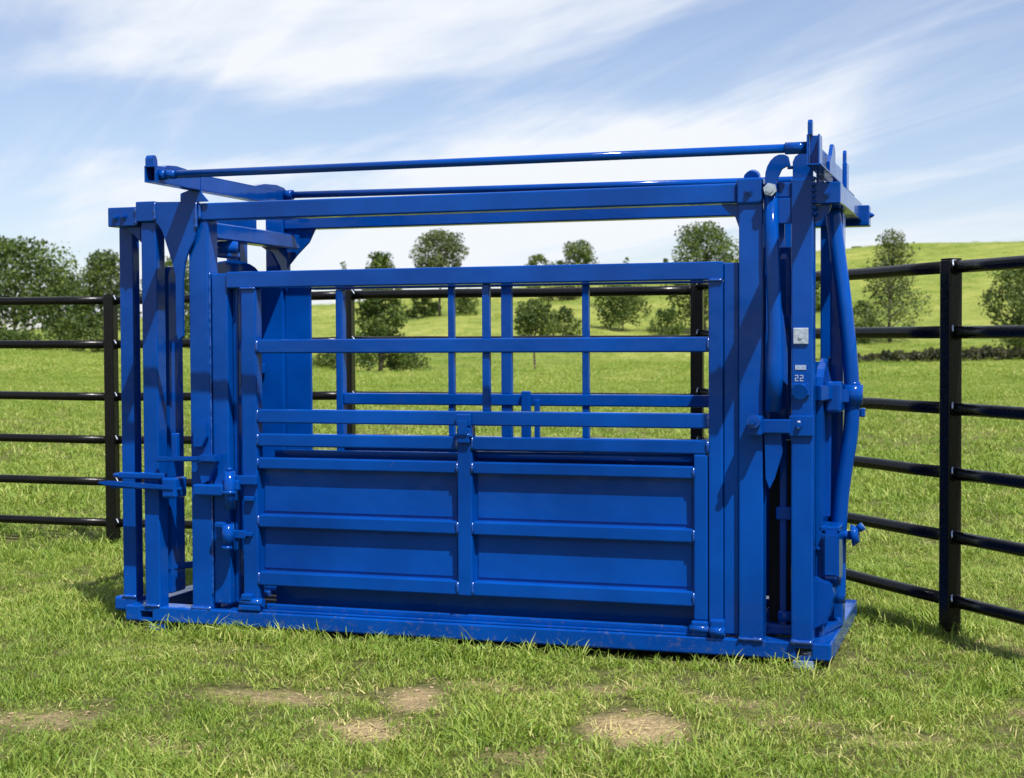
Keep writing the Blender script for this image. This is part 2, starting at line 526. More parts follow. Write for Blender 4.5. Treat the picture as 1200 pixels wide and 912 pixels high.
def bolt(parent, x, y, z, r=0.012, mat=None, axis='y'):
    def f(m):
        if axis == 'y':
            m.tube([(x, y+0.002, z), (x, y-0.003, z)], r*1.5, 14)
            m.tube([(x, y-0.002, z), (x, y-0.012, z)], r, 6)
            m.tube([(x, y-0.011, z), (x, y-0.018, z)], r*0.55, 10)
        else:
            m.tube([(x-0.002, y, z), (x+0.003, y, z)], r*1.5, 14)
            m.tube([(x+0.002, y, z), (x+0.012, y, z)], r, 6)
            m.tube([(x+0.011, y, z), (x+0.018, y, z)], r*0.55, 10)
    part("bolt", f, mat or B, parent)

# --- skid base
def sill_with_slots(m, y0, y1):
    z0, z1 = 0.020, 0.088
    slots = [(-3.025, -2.965), (-0.135, -0.075)]
    xs = [-3.10] + [v for s_ in slots for v in s_] + [0.0]
    for i in range(0, len(xs), 2):
        m.box(xs[i], xs[i+1], y0, y1, z0, z1, 0.007)
    for a, b in slots:
        m.box(a-0.004, b+0.004, y0+0.0025, y1-0.002, z1-0.022, z1-0.0015, 0)
        m.box(a-0.004, b+0.004, y0+0.0025, y1-0.002, z0+0.0015, z0+0.016, 0)
front_sill = part("front_sill", lambda m: sill_with_slots(m, 0.0, 0.10))
back_sill = part("back_sill", lambda m: sill_with_slots(m, 0.955, 1.054))
end_sill = tbox("end_sill", -0.088, 0.0015, 0.098, 0.957, 0.016, 0.0895)
tbox("end_sill", -3.1015, -3.012, 0.098, 0.957, 0.016, 0.0895)
tbox("crossmember", -2.76, -2.68, 0.099, 0.956, 0.018, 0.080)
tbox("crossmember", -0.36, -0.28, 0.099, 0.956, 0.018, 0.080)
for k in range(6):
    x = -2.30 + k*0.36
    tbox("floor_cleat", x, x+0.045, 0.11, 0.945, 0.060, 0.084, mat=M['dark'])
tbox("floor_plate", -2.68, -0.36, 0.101, 0.954, 0.040, 0.0585, mat=M['dark'], bev=0.002)
tbox("inner_shade_panel", -2.43, -0.43, 0.150, 0.162, 0.302, 0.785, bev=0.002)  # added liner, blocks light so the gate gaps look dark
tbox("inner_shade_strip", -2.43, -0.43, 0.152, 0.160, 0.086, 0.300, bev=0.002)  # added strip, keeps the gap under the gate shaded
tbox("foot_pad", -2.985, -2.905, 0.008, 0.085, -0.03, 0.0135, bev=0.004)
tbox("foot_pad", -0.148, -0.068, 0.002, 0.085, -0.02, 0.0195, mat=M['bare'], bev=0.004)
tbox("foot_pad", -2.985, -2.905, 0.965, 1.045, -0.03, 0.0135, bev=0.004)
tbox("foot_pad", -0.150, -0.066, 0.965, 1.045, -0.03, 0.0135, bev=0.004)
part("hinge_rail", lambda m: m.box(-2.43, -0.55, 0.052, 0.083, 0.0885, 0.118, 0.006))
part("sill_lip", lambda m: m.box(-2.43, -0.50, 0.012, 0.030, 0.0885, 0.0975, 0.003))
def stub(m):
    m.box(-3.222, -3.102, 0.10, 0.19, 0.040, 0.106, 0.012)
part("sill_stub", stub)

# --- tail end posts
post_A = tbox("post", -3.176, -3.106, 0.105, 0.165, 0.104, 1.775)
weld(post_A, (-3.176, 0.102, 0.108), (-3.106, 0.102, 0.108), 0.008)
post_B = tbox("post", -3.000, -2.924, 0.004, 0.080, 0.086, 1.79)
weld(post_B, (-3.000, 0.001, 0.091), (-2.924, 0.001, 0.091), 0.008)
capB = tbox("post_cap", -3.016, -2.921, -0.012, 0.092, 1.788, 1.877, bev=0.005)
head_l = tbox("header_end", -3.162, -3.0175, -0.004, 0.084, 1.771, 1.856, bev=0.005)
bolt(head_l, -3.118, -0.0045, 1.812); bolt(head_l, -3.079, -0.0045, 1.815)
weld(head_l, (-3.0175, -0.005, 1.775), (-3.0175, -0.005, 1.853), 0.006)
part("gusset", lambda m: m.prism([(-3.10, 1.772), (-3.016, 1.772), (-3.016, 1.70), (-3.05, 1.735)], 0.03, 0.042))
# Y-shaped gusset plate from header to post
gus = [(-2.921, 1.873), (-2.716, 1.868), (-2.716, 1.742), (-2.728, 1.70), (-2.755, 1.655), (-2.776, 1.60), (-2.785, 1.52), (-2.786, 1.285),
       (-2.812, 1.265), (-2.822, 1.30), (-2.822, 1.55), (-2.840, 1.615), (-2.866, 1.69), (-2.885, 1.745), (-2.905, 1.775), (-2.921, 1.787)]
gp = part("gusset_plate", lambda m: m.prism(gus, -0.010, 0.004, 0.002))
weld(gp, (-2.919, -0.011, 1.79), (-2.919, -0.011, 1.872), 0.006)
weld(gp, (-2.716, -0.010, 1.75), (-2.716, -0.010, 1.865), 0.007)
tbox("header", -2.9205, -2.7165, 0.006, 0.084, 1.792, 1.866, bev=0.005)
post_C = tbox("post", -2.768, -2.672, 0.012, 0.100, 0.086, 1.79)
weld(post_C, (-2.768, 0.009, 0.091), (-2.672, 0.009, 0.091), 0.009)
weld(post_C, (-2.669, 0.018, 0.15), (-2.669, 0.018, 1.56), 0.004)
tbox("jamb", -2.667, -2.588, 0.026, 0.092, 0.112, 1.556)
tbox("jamb_lip", -2.586, -2.560, 0.066, 0.098, 0.112, 1.50)
# cross headers between front and back
tbox("cross_header", -2.775, -2.690, 0.102, 0.955, 1.715, 1.785)
tbox("cross_header", -3.000, -2.925, 0.094, 0.955, 1.800, 1.868)
tbox("cross_header", -3.150, -3.075, 0.086, 0.955, 1.777, 1.850)
# back posts of tail end
bp = tbox("post", -2.880, -2.785, 0.955, 1.045, 0.086, 1.878)
tbox("post", -3.100, -3.025, 0.955, 1.045, 0.086, 1.80)
part("gusset", lambda m: m.prism([(0.953, 1.714), (0.70, 1.714), (0.80, 1.690), (0.875, 1.630), (0.925, 1.55), (0.953, 1.50)], -2.772, -2.760, 0.002, 'yz'))
part("gusset", lambda m: m.prism([(-2.784, 1.818), (-2.62, 1.818), (-2.655, 1.75), (-2.72, 1.69), (-2.783, 1.62)], 0.985, 0.997, 0.002))
def hang(m):
    m.tube([(-2.735, 0.30, 1.713), (-2.735, 0.30, 1.66)], 0.05, 16)
    m.box(-2.77, -2.70, 0.26, 0.36, 1.640, 1.668, 0.01)
part("pulley_housing", hang)
# tail gate halves: plates across the chute with rounded tops
def round_top(y0, y1, z0, z1, r, n=10):
    pts = [(y0, z0), (y1, z0)]
    for k in range(n+1):
        a = math.pi*k/n
        pts.append(((y0+y1)/2 + (y1-y0)/2*math.cos(a), z1-r + r*math.sin(a)))
    return pts
tg = part("tail_gate_leaf", lambda m: m.prism(round_top(0.11, 0.235, 0.13, 1.60, 0.05), -2.965, -2.93, 0.004, 'yz'))
part("tail_gate_leaf", lambda m: m.prism(round_top(0.46, 0.935, 0.13, 1.652, 0.06), -2.925, -2.90, 0.004, 'yz'))
tbox("tail_gate_stile", -2.928, -2.893, 0.445, 0.48, 0.12, 1.60, parent=chute)
tbox("tail_gate_rail", -2.899, -2.87, 0.48, 0.93, 1.10, 1.15)
tbox("tail_gate_rail", -2.899, -2.87, 0.48, 0.93, 0.55, 0.60)
part("gate_track", lambda m: m.bar((-2.95, 0.1, 0.25), (-2.80, 0.9, 0.20), 0.03, 0.03))

# --- latches and hinges at the tail end
lb = part("latch_bar", lambda m: (m.prism([(-3.205, 0.640), (-3.16, 0.646), (-2.99, 0.640), (-2.83, 0.630), (-2.825, 0.612), (-2.99, 0.616), (-3.16, 0.624), (-3.205, 0.632)], -0.045, -0.030, 0.003),
                                  m.box(-3.15, -2.80, -0.030, -0.006, 0.612, 0.622, 0.002)))
part("latch_guide", lambda m: (m.box(-3.11, -2.88, -0.030, 0.004, 0.656, 0.684, 0.006), m.tube([(-3.135, -0.02, 0.668), (-3.105, -0.02, 0.672)], 0.010, 10)))
part("latch_block", lambda m: (m.box(-2.885, -2.815, -0.040, 0.060, 0.575, 0.665, 0.010)))
part("hook_bar", lambda m: (m.bar((-2.915, -0.03, 0.745), (-2.70, -0.03, 0.752), 0.03, 0.022), m.bar((-2.70, -0.02, 0.755), (-2.615, -0.02, 0.752), 0.05, 0.03),
                            m.box(-2.842, -2.812, -0.03, 0.0, 0.75, 0.86, 0.006)))
part("hook_bracket", lambda m: (m.prism([(-2.742, 0.90), (-2.675, 0.905), (-2.675, 0.845), (-2.70, 0.80), (-2.742, 0.80)], -0.016, 0.010, 0.003)))
part("hook_bracket", lambda m: (m.prism([(-2.725, 0.735), (-2.625, 0.735), (-2.665, 0.655), (-2.70, 0.635)], -0.018, 0.012, 0.003)))
hb = part("hinge_bracket", lambda m: (m.box(-2.735, -2.585, -0.035, 0.025, 0.590, 0.640, 0.008), m.box(-2.60, -2.52, -0.020, 0.03, 0.615, 0.660, 0.006)))
part("hinge_barrel", lambda m: (m.tube([(-2.562, -0.02, 0.535), (-2.562, -0.02, 0.700)], 0.024, 14), m.tube([(-2.562, -0.02, 0.698), (-2.562, -0.02, 0.715)], 0.013, 10),
                                m.tube([(-2.562, -0.02, 0.60), (-2.562, -0.02, 0.615)], 0.031, 14)))
part("hinge_strap", lambda m: (m.box(-2.545, -2.440, -0.006, 0.016, 0.640, 0.680, 0.004), m.box(-2.50, -2.455, -0.010, 0.010, 0.570, 0.590, 0.003)))
part("hinge_barrel", lambda m: (m.tube([(-2.572, -0.020, 0.372), (-2.572, -0.020, 0.470)], 0.026, 14), m.tube([(-2.572, -0.028, 0.36), (-2.572, -0.028, 0.376)], 0.024, 12),
                                m.box(-2.628, -2.580, -0.040, -0.008, 0.452, 0.478, 0.006)))
part("hinge_strap", lambda m: m.box(-2.64, -2.50, -0.004, 0.03, 0.405, 0.440, 0.004))
part("hinge_strap", lambda m: m.box(-2.55, -2.47, 0.0, 0.03, 0.415, 0.432, 0.003))

# --- side gate: frame, rails, lower kick panels
top_rail = tbox("top_rail", -2.588, -0.419, 0.014, 0.082, 1.490, 1.562)
GF, GB = 0.022, 0.072      # rail faces
stile_l = tbox("gate_stile", -2.518, -2.447, 0.016, 0.076, 0.118, 1.489)
stile_r = tbox("gate_stile", -0.477, -0.420, 0.016, 0.076, 0.118, 1.489)
def rail(name, x0, x1, z0, z1, y0=GF, y1=GB, w0=True, w1=True):
    o = tbox(name, x0, x1, y0, y1, z0, z1, bev=0.006)
    if w0: weld(o, (x0, y0-0.001, z0+0.004), (x0, y0-0.001, z1-0.004), 0.0055)
    if w1: weld(o, (x1, y0-0.001, z0+0.004), (x1, y0-0.001, z1-0.004), 0.0055)
    return o
rail("gate_rail", -2.446, -0.478, 1.208, 1.268)
rail("gate_rail", -2.446, -0.478, 0.907, 0.967)
weld(top_rail, (-2.518, 0.012, 1.489), (-2.447, 0.012, 1.489))
weld(top_rail, (-0.477, 0.012, 1.489), (-0.420, 0.012, 1.489))
for xb in (-1.405,):
    tbox("gate_bar", xb-0.016, xb+0.016, 0.034, 0.062, 0.966, 1.208, bev=0.004)
    tbox("gate_bar", xb-0.016, xb+0.016, 0.034, 0.062, 1.267, 1.490, bev=0.004)
# lower drop panel, two bays
XC0, XC1 = -1.527, -1.463
XR0, XR1 = -0.536, -0.481
rail("panel_rail", -2.446, XC0-0.001, 0.806, 0.862)
rail("panel_rail", XC1+0.001, -0.481, 0.806, 0.862)
for (z0, z1) in ((0.708, 0.758), (0.455, 0.510), (0.202, 0.262)):
    rail("panel_rail", -2.446, XC0-0.001, z0, z1)
    rail("panel_rail", XC1+0.001, XR0-0.001, z0, z1)
tbox("panel_stile", XC0, XC1, 0.018, 0.074, 0.200, 0.905)
tbox("panel_stile", XR0, XR1, 0.018, 0.074, 0.150, 0.805)
part("panel_rod", lambda m: m.tube([(XC1, 0.062, 0.785), (XR0, 0.062, 0.785)], 0.016, 14))
for (x0, x1) in ((-2.446, XC0), (XC1, XR0)):
    for (z0, z1) in ((0.509, 0.709), (0.261, 0.456)):
        # pressed sheet: flat field with a shallow raised margin
        def sheet(m, x0=x0, x1=x1, z0=z0, z1=z1):
            m.prism([(0.056, z0-0.004), (0.063, z1+0.004), (0.067, z1+0.004), (0.060, z0-0.004)], x0-0.004, x1+0.004, 0, 'yz')
            m.prism([(0.0520, z0+0.014), (0.0570, z1-0.014), (0.0640, z1-0.014), (0.0590, z0+0.014)], x0+0.014, x1-0.014, 0.0015, 'yz')
        part("kick_panel", sheet)
# latch in the middle of the gate
part("gate_latch", lambda m: (m.box(-1.522, -1.466, 0.000, 0.0175, 0.835, 0.900, 0.006), m.box(-1.526, -1.462, 0.004, 0.0165, 0.905, 0.955, 0.006), m.box(-1.514, -1.474, -0.008, 0.001, 0.87, 0.93, 0.004),
                              m.tube([(-1.530, 0.006, 0.868), (-1.456, 0.006, 0.868)], 0.009, 10)))
# hinge lugs at the bottom of the gate
part("hinge_lug", lambda m: (m.box(-2.535, -2.43, -0.006, 0.05, 0.092, 0.118, 0.006), m.tube([(-2.53, 0.012, 0.128), (-2.42, 0.012, 0.128)], 0.018, 12), m.box(-2.52, -2.47, -0.008, 0.03, 0.135, 0.165, 0.006)))
part("hinge_lug", lambda m: (m.box(-0.545, -0.478, 0.002, 0.06, 0.0885, 0.150, 0.008), m.tube([(-0.55, 0.010, 0.118), (-0.475, 0.010, 0.118)], 0.016, 12)))
part("hinge_lug", lambda m: (m.box(-0.470, -0.412, 0.000, 0.06, 0.0885, 0.160, 0.008), m.tube([(-0.47, 0.004, 0.112), (-0.41, 0.004, 0.112)], 0.018, 12)))

# --- long beams, head end posts
beam = tbox("top_beam", -2.7155, -0.362, 0.006, 0.082, 1.786, 1.862, bev=0.007)
weld(beam, (-2.706, 0.003, 1.79), (-2.706, 0.003, 1.858), 0.008)
tbox("top_beam", -2.783, -0.330, 0.965, 1.040, 1.815, 1.873, bev=0.006)
tbox("jamb", -0.4185, -0.3565, 0.024, 0.088, 0.100, 1.556)
post_H = tbox("post", -0.355, -0.261, 0.000, 0.090, 0.086, 1.800)
weld(post_H, (-0.355, -0.002, 0.091), (-0.261, -0.002, 0.091), 0.008)
capH = part("post_cap", lambda m: (m.box(-0.3615, -0.260, -0.012, 0.094, 1.778, 1.880, 0.010, 3), m.tube([(-0.31, 0.02, 1.878), (-0.31, 0.07, 1.89)], 0.03, 14)))
bolt(capH, -0.313, -0.0125, 1.828)
part("gusset", lambda m: m.prism([(-0.356, 1.785), (-0.43, 1.785), (-0.405, 1.755), (-0.375, 1.735), (-0.356, 1.68)], 0.035, 0.047, 0.002))
post_I = part("post", lambda m: (m.box(-0.153, -0.070, -0.004, 0.084, 0.086, 1.870), m.prism([(-0.149, 1.868), (-0.072, 1.868), (-0.072, 1.945), (-0.080, 1.958), (-0.095, 1.965), (-0.125, 1.965), (-0.140, 1.955), (-0.149, 1.935)], 0.006, 0.022, 0.002)))
weld(post_I, (-0.153, -0.006, 0.091), (-0.070, -0.006, 0.091), 0.009)
for k in range(7):
    part("weld_bead", lambda m, k=k: m.sphere((-0.067, -0.004, 1.735+k*0.022), 0.009), B, post_I)
headR = tbox("header_end", -0.0685, 0.032, -0.002, 0.084, 1.771, 1.853, bev=0.004)
bolt(headR, -0.022, -0.0025, 1.812, 0.013)
part("gusset", lambda m: m.prism([(-0.068, 1.770), (-0.005, 1.770), (-0.012, 1.745), (-0.04, 1.715), (-0.068, 1.70)], 0.03, 0.042, 0.002))
tbox("header", -0.2595, -0.1535, 0.010, 0.080, 1.800, 1.858, bev=0.005)
tbox("header_plate", -0.2590, -0.154, 0.004, 0.016, 1.70, 1.799, bev=0.004)
# end header going to the back, outer face
endh = tbox("cross_header", -0.062, 0.030, 0.086, 0.93, 1.774, 1.850, bev=0.005)
tbox("cross_header", -0.350, -0.275, 0.096, 0.955, 1.790, 1.855, bev=0.005)
stub_b = tbox("header_end", -0.20, 0.060, 0.932, 1.020, 1.752, 1.842, bev=0.005)
bolt(stub_b, 0.060, 0.975, 1.80, 0.010, None, 'x')
for (xa, xb) in ((-0.355, -0.262), (-0.153, -0.072)):
    tbox("post", xa, xb, 0.955, 1.045, 0.086, 1.818)
tbox("jamb", -0.4185, -0.3565, 0.965, 1.030, 0.100, 1.556)

# --- back side gate
BZ = [(1.515, 1.572), (1.212, 1.264), (0.949, 1.005), (0.752, 0.802), (0.47, 0.52), (0.20, 0.255)]
tbox("top_rail", -2.640, -0.419, 0.962, 1.022, *BZ[0])
for (z0, z1) in BZ[1:]:
    tbox("back_rail", -2.470, -0.478, 0.968, 1.016, z0, z1)
tbox("back_stile", -2.508, -2.471, 0.966, 1.018, 0.118, 1.514)
tbox("back_stile", -0.477, -0.4195, 0.966, 1.018, 0.118, 1.514)
for xb, w in ((-1.907, 0.015), (-1.627, 0.026), (-1.238, 0.016)):
    for (za, zb) in ((1.263, 1.516), (1.004, 1.213)):
        tbox("back_bar", xb-w, xb+w, 0.976, 1.008, za, zb, bev=0.004)
    tbox("back_bar", xb-w, xb+w, 0.976, 1.008, 0.801, 0.950, bev=0.004)
for (x0, x1) in ((-2.470, -1.5), (-1.5, -0.478)):
    for (z0, z1) in ((0.519, 0.753), (0.254, 0.471)):
        tbox("kick_panel", x0, x1, 1.000, 1.006, z0-0.003, z1+0.003, bev=0)
tbox("side_sheet", -2.784, -2.645, 0.975, 0.990, 0.10, 1.545, bev=0.003)
tbox("side_sheet", -2.955, -2.782, 0.938, 0.953, 0.10, 1.545, bev=0.003)
tbox("back_latch", -1.545, -1.500, 0.945, 0.967, 0.80, 1.02, bev=0.005)
tbox("back_latch", -1.480, -1.455, 0.945, 0.967, 0.79, 0.98, bev=0.005)

# --- overhead squeeze linkage
XB = -2.719
def cross_l(m):
    # open-ended rectangular tube, hollow at its front end
    y0, y1, x0, x1, z0, z1, w = -0.375, 0.86, XB-0.027, XB+0.027, 1.916, 1.984, 0.006
    m.box(x0, x1, y0, y1, z1-w, z1, 0.002); m.box(x0, x1, y0, y1, z0, z0+w, 0.002)
    m.box(x0, x0+w, y0+0.001, y1, z0+w-0.001, z1-w+0.001, 0.001); m.box(x1-w, x1, y0+0.001, y1, z0+w-0.001, z1-w+0.001, 0.001)
    m.box(x0+w-0.001, x1-w+0.001, y0+0.12, y0+0.125, z0+w-0.001, z1-w+0.001, 0)
cl = part("crossbar", cross_l)
part("crossbar_ear", lambda m: m.prism([(-0.372, 1.982), (-0.372, 2.015), (-0.362, 2.028), (-0.345, 2.028), (-0.335, 2.012), (-0.330, 1.982)], XB-0.024, XB+0.012, 0.002, 'yz'), B, cl)
part("crossbar_pad", lambda m: m.prism([(-0.30, 1.9835), (-0.05, 1.9835), (-0.12, 1.995), (-0.2, 2.000), (-0.27, 1.995)], XB-0.02, XB+0.024, 0.002, 'yz'), B, cl)
part("crossbar_pad", lambda m: m.prism([(0.50, 1.9835), (0.84, 1.9835), (0.80, 2.003), (0.72, 2.010), (0.60, 2.003)], XB-0.02, XB+0.024, 0.002, 'yz'), B, cl)
sup = part("crossbar_support", lambda m: (m.prism([(-2.792, 1.8665), (-2.655, 1.8665), (-2.672, 1.885), (-2.690, 1.905), (-2.690, 1.985), (-2.745, 1.985), (-2.745, 1.92), (-2.792, 1.905)], -0.012, 0.000, 0.002),
                                          m.box(-2.79, -2.748, 0.0, 0.08, 1.8665, 1.905, 0.004)))
bolt(sup, -2.712, -0.0125, 1.95, 0.010)
part("crossbar_support", lambda m: m.box(-2.745, -2.694, 0.862, 0.874, 1.855, 1.985, 0.003))
RZ = 1.948
rodF = part("tie_rod", lambda m: (m.tube([(XB+0.027, -0.335, RZ), (-0.048, -0.335, RZ-0.004)], 0.0165, 16), m.tube([(-0.13, -0.335, RZ-0.004), (-0.047, -0.335, RZ-0.004)], 0.022, 16),
                                  m.tube([(XB+0.026, -0.335, RZ), (XB+0.052, -0.335, RZ)], 0.022, 12), m.tube([(XB+0.05, -0.335, RZ), (XB+0.10, -0.335, RZ)], 0.018, 12)))
rodR = part("tie_rod", lambda m: (m.tube([(XB+0.027, 0.80, RZ+0.02), (-0.17, 0.80, RZ)], 0.0165, 16), m.tube([(XB+0.026, 0.80, RZ+0.02), (XB+0.07, 0.80, RZ+0.02)], 0.024, 12)))
# head-end crossbar (open channel) with ears
XR = -0.018
def cross_r(m):
    m.box(XR-0.030, XR-0.024, -0.385, 0.86, 1.875, 1.985, 0.002)
    m.box(XR-0.024, XR+0.022, -0.385, 0.86, 1.875, 1.881, 0.002)
    m.box(XR+0.010, XR+0.016, -0.385, -0.30, 1.8805, 1.985, 0.002)
    m.box(XR-0.0235, XR+0.0105, -0.345, -0.339, 1.8805, 1.985, 0.002)
crr = part("crossbar", cross_r)
part("crossbar_ear", lambda m: m.prism([(-0.372, 1.985), (-0.372, 2.028), (-0.362, 2.040), (-0.345, 2.040), (-0.335, 2.028), (-0.335, 1.985)], XR-0.028, XR-0.012, 0.002, 'yz'), B, crr)
part("link_plate", lambda m: (m.prism([(0.0, 1.881), (0.20, 1.881), (0.20, 1.98), (0.185, 2.002), (0.16, 2.012), (0.12, 2.01), (0.06, 1.96), (0.0, 1.93)], XR-0.004, XR+0.010, 0.002, 'yz')), B, crr)
part("crossbar_ear", lambda m: (m.box(XR+0.012, XR+0.030, 0.44, 0.53, 1.865, 1.975, 0.004), m.prism([(0.47, 1.974), (0.51, 1.974), (0.51, 2.015), (0.50, 2.028), (0.48, 2.028), (0.47, 2.015)], XR+0.010, XR+0.024, 0.002, 'yz')), B, crr)
tbox("crossbar_support", -0.062, -0.050, 0.02, 0.20, 1.8515, 1.98, bev=0.003)
tbox("crossbar_support", -0.062, -0.050, 0.60, 0.75, 1.8515, 1.98, bev=0.003)
part("link_pin", lambda m: m.tube([(-0.17, 0.02, 1.915), (-0.03, 0.02, 1.915)], 0.007, 10))
# cam plate and control lever between the two head posts
def camplate(m):
    out = []
    for k in range(9):
        a = R(200 - k*17); out.append((-0.188+0.062*math.cos(a)*1.0, 1.872+0.090*math.sin(a)))
    inn = [(-0.150, 1.905), (-0.165, 1.915), (-0.185, 1.905), (-0.205, 1.86), (-0.205, 1.80), (-0.247, 1.80)]
    m.prism(out + inn, -0.028, -0.014, 0.002)
part("cam_plate", camplate)
lv = part("control_lever", lambda m: (m.tube([(-0.228, -0.012, 1.80), (-0.224, -0.012, 1.60), (-0.216, -0.012, 1.40), (-0.212, -0.012, 1.28), (-0.214, -0.012, 1.12), (-0.222, -0.008, 0.98)], 0.026, 14, True, [0.024, 0.027, 0.027, 0.029, 0.034, 0.030]),
                                      m.prism([(-0.198, 1.42), (-0.180, 1.34), (-0.166, 1.20), (-0.166, 1.08), (-0.185, 1.10), (-0.205, 1.24), (-0.21, 1.36)], -0.014, -0.004, 0.002)))
part("lever_nut", lambda m: (m.tube([(-0.228, -0.030, 1.828), (-0.228, -0.048, 1.828)], 0.026, 6), m.tube([(-0.228, -0.046, 1.828), (-0.228, -0.056, 1.828)], 0.014, 12)), M['zinc'], lv)
part("lever_foot", lambda m: m.prism([(-0.255, 0.90), (-0.19, 0.90), (-0.185, 0.82), (-0.215, 0.72), (-0.235, 0.68), (-0.250, 0.72)], -0.010, 0.004, 0.002))
# side bracket with clevis and the long trip lever sticking out towards the front
cb = part("clevis_bar", lambda m: m.box(-0.300, -0.152, -0.030, -0.0045, 0.895, 0.950, 0.005))
part("clevis", lambda m: (m.tube([(-0.282, -0.02, 0.94), (-0.282, -0.105, 0.945)], 0.026, 14), m.box(-0.312, -0.255, -0.075, -0.006, 0.885, 0.965, 0.010), m.tube([(-0.282, -0.10, 0.945), (-0.282, -0.125, 0.945)], 0.013, 6)))
part("bracket_plate", lambda m: (m.box(-0.158, -0.066, -0.018, -0.0045, 0.885, 0.965, 0.006), m.tube([(-0.120, -0.017, 0.928), (-0.120, -0.030, 0.928)], 0.012, 6)))
part("bracket_pin", lambda m: m.box(-0.127, -0.115, -0.026, -0.018, 0.915, 0.945, 0.003), M['zinc'])
part("zinc_plate", lambda m: (m.box(-0.144, -0.087, -0.012, -0.0045, 1.238, 1.300, 0.004), m.tube([(-0.116, -0.011, 1.266), (-0.116, -0.016, 1.266)], 0.008, 10)), M['zinc'])
part("stop_block", lambda m: (m.tube([(-0.117, -0.004, 1.060), (-0.117, -0.026, 1.056)], 0.030, 18), m.box(-0.150, -0.082, -0.016, -0.0045, 1.040, 1.088, 0.008)))
part("decal", lambda m: m.box(-0.137, -0.096, -0.0062, -0.0045, 1.140, 1.158, 0), M['decal'])
def digits(m):
    for x0 in (-0.138, -0.119):
        w, z0, z1, y0, y1 = 0.013, 1.096, 1.120, -0.0058, -0.0040
        zm = (z0+z1)/2; s = 0.0035
        m.box(x0, x0+w, y0, y1, z1-s, z1, 0); m.box(x0+w-s, x0+w, y0, y1, zm, z1-s, 0); m.box(x0, x0+w, y0, y1, zm-s/2, zm+s/2, 0)
        m.box(x0, x0+s, y0, y1, z0+s, zm-s/2, 0); m.box(x0, x0+w, y0, y1, z0, z0+s, 0)
part("decal_print", digits, M['decal'])

# --- head gate (rounded neck plates across the end) and its curved outer lever
part("head_gate_leaf", lambda m: m.prism(round_top(0.13, 0.66, 0.11, 1.185, 0.11), -0.078, -0.048, 0.004, 'yz'))
part("head_gate_leaf", lambda m: m.prism(round_top(0.46, 0.94, 0.12, 1.60, 0.08), -0.215, -0.185, 0.004, 'yz'))
tbox("head_gate_stile", -0.235, -0.160, 0.40, 0.455, 0.090, 1.772)
tbox("head_gate_rail", -0.225, -0.165, 0.092, 0.40, 0.55, 0.60)
tbox("head_gate_rail", -0.225, -0.165, 0.092, 0.40, 1.30, 1.35)
part("head_gate_leaf", lambda m: m.prism(round_top(0.11, 0.40, 0.13, 1.62, 0.07), -0.212, -0.188, 0.004, 'yz'))
hp = [(u_, 0.30, z_) for u_, z_ in ((-0.030, 1.772), (-0.006, 1.58), (0.016, 1.41), (0.028, 1.30), (0.038, 1.20), (0.046, 1.08), (0.048, 0.97), (0.040, 0.86), (0.024, 0.76), (0.006, 0.62), (-0.003, 0.45), (-0.006, 0.20))]
def catmull(ps, n=5):
    ps = [Vector(p) for p in ps]; out = []
    for i in range(len(ps)-1):
        p0, p1, p2, p3 = ps[max(i-1, 0)], ps[i], ps[i+1], ps[min(i+2, len(ps)-1)]
        for k in range(n):
            t = k/n
            out.append(0.5*((2*p1) + (p2-p0)*t + (2*p0-5*p1+4*p2-p3)*t*t + (3*p1-p0-3*p2+p3)*t**3))
    out.append(ps[-1]); return out
hl = part("head_lever", lambda m: m.tube(catmull(hp), 0.0300, 18))
part("lever_collar", lambda m: (m.tube([(0.050, 0.30, 0.995), (0.051, 0.30, 1.075)], 0.040, 16), m.tube([(0.051, 0.30, 1.07), (0.051, 0.30, 1.085)], 0.030, 16)), B, hl)
part("lever_arm", lambda m: (m.bar((-0.05, 0.25, 1.035), (0.04, 0.29, 1.030), 0.05, 0.055), m.bar((-0.068, 0.10, 1.045), (-0.01, 0.24, 1.050), 0.035, 0.06), m.box(-0.048, 0.018, 0.18, 0.29, 0.965, 1.090, 0.014)))
part("lever_stub", lambda m: (m.tube([(0.04, 0.34, 0.962), (0.095, 0.34, 0.960)], 0.016, 12), m.box(0.078, 0.096, 0.32, 0.36, 0.945, 0.980, 0.004)))
part("neck_plate", lambda m: m.prism([(-0.095, 0.55), (-0.030, 0.55), (-0.026, 0.95), (-0.028, 1.09), (-0.040, 1.145), (-0.060, 1.165), (-0.095, 1.168)], 0.235, 0.250, 0.004))
part("gap_shade_sheet", lambda m: m.box(-0.262, -0.150, 0.160, 0.172, 0.86, 1.62, 0.003))  # added sheet set in the posts' shadow to darken the gap
part("void_shade_sheet", lambda m: m.box(-0.262, -0.150, 0.161, 0.170, 0.10, 0.858, 0.003), M['dark'])  # near-black colour stands in for the shaded void between the posts
part("head_post", lambda m: m.box(-0.046, 0.006, 0.36, 0.46, 0.0895, 1.772, 0.006))
part("foot_bracket", lambda m: (m.prism([(0.10, 0.505), (0.32, 0.52), (0.34, 0.43), (0.26, 0.32), (0.16, 0.28), (0.10, 0.33)], -0.046, 0.018, 0.010, 'yz'), m.box(-0.065, 0.018, 0.13, 0.30, 0.505, 0.525, 0.004), m.box(-0.072, 0.004, 0.12, 0.22, 0.430, 0.445, 0.004)))
part("foot_bracket", lambda m: (m.prism([(-0.080, 0.33), (-0.01, 0.31), (0.0, 0.26), (-0.03, 0.15), (-0.080, 0.12)], 0.09, 0.26, 0.006)))
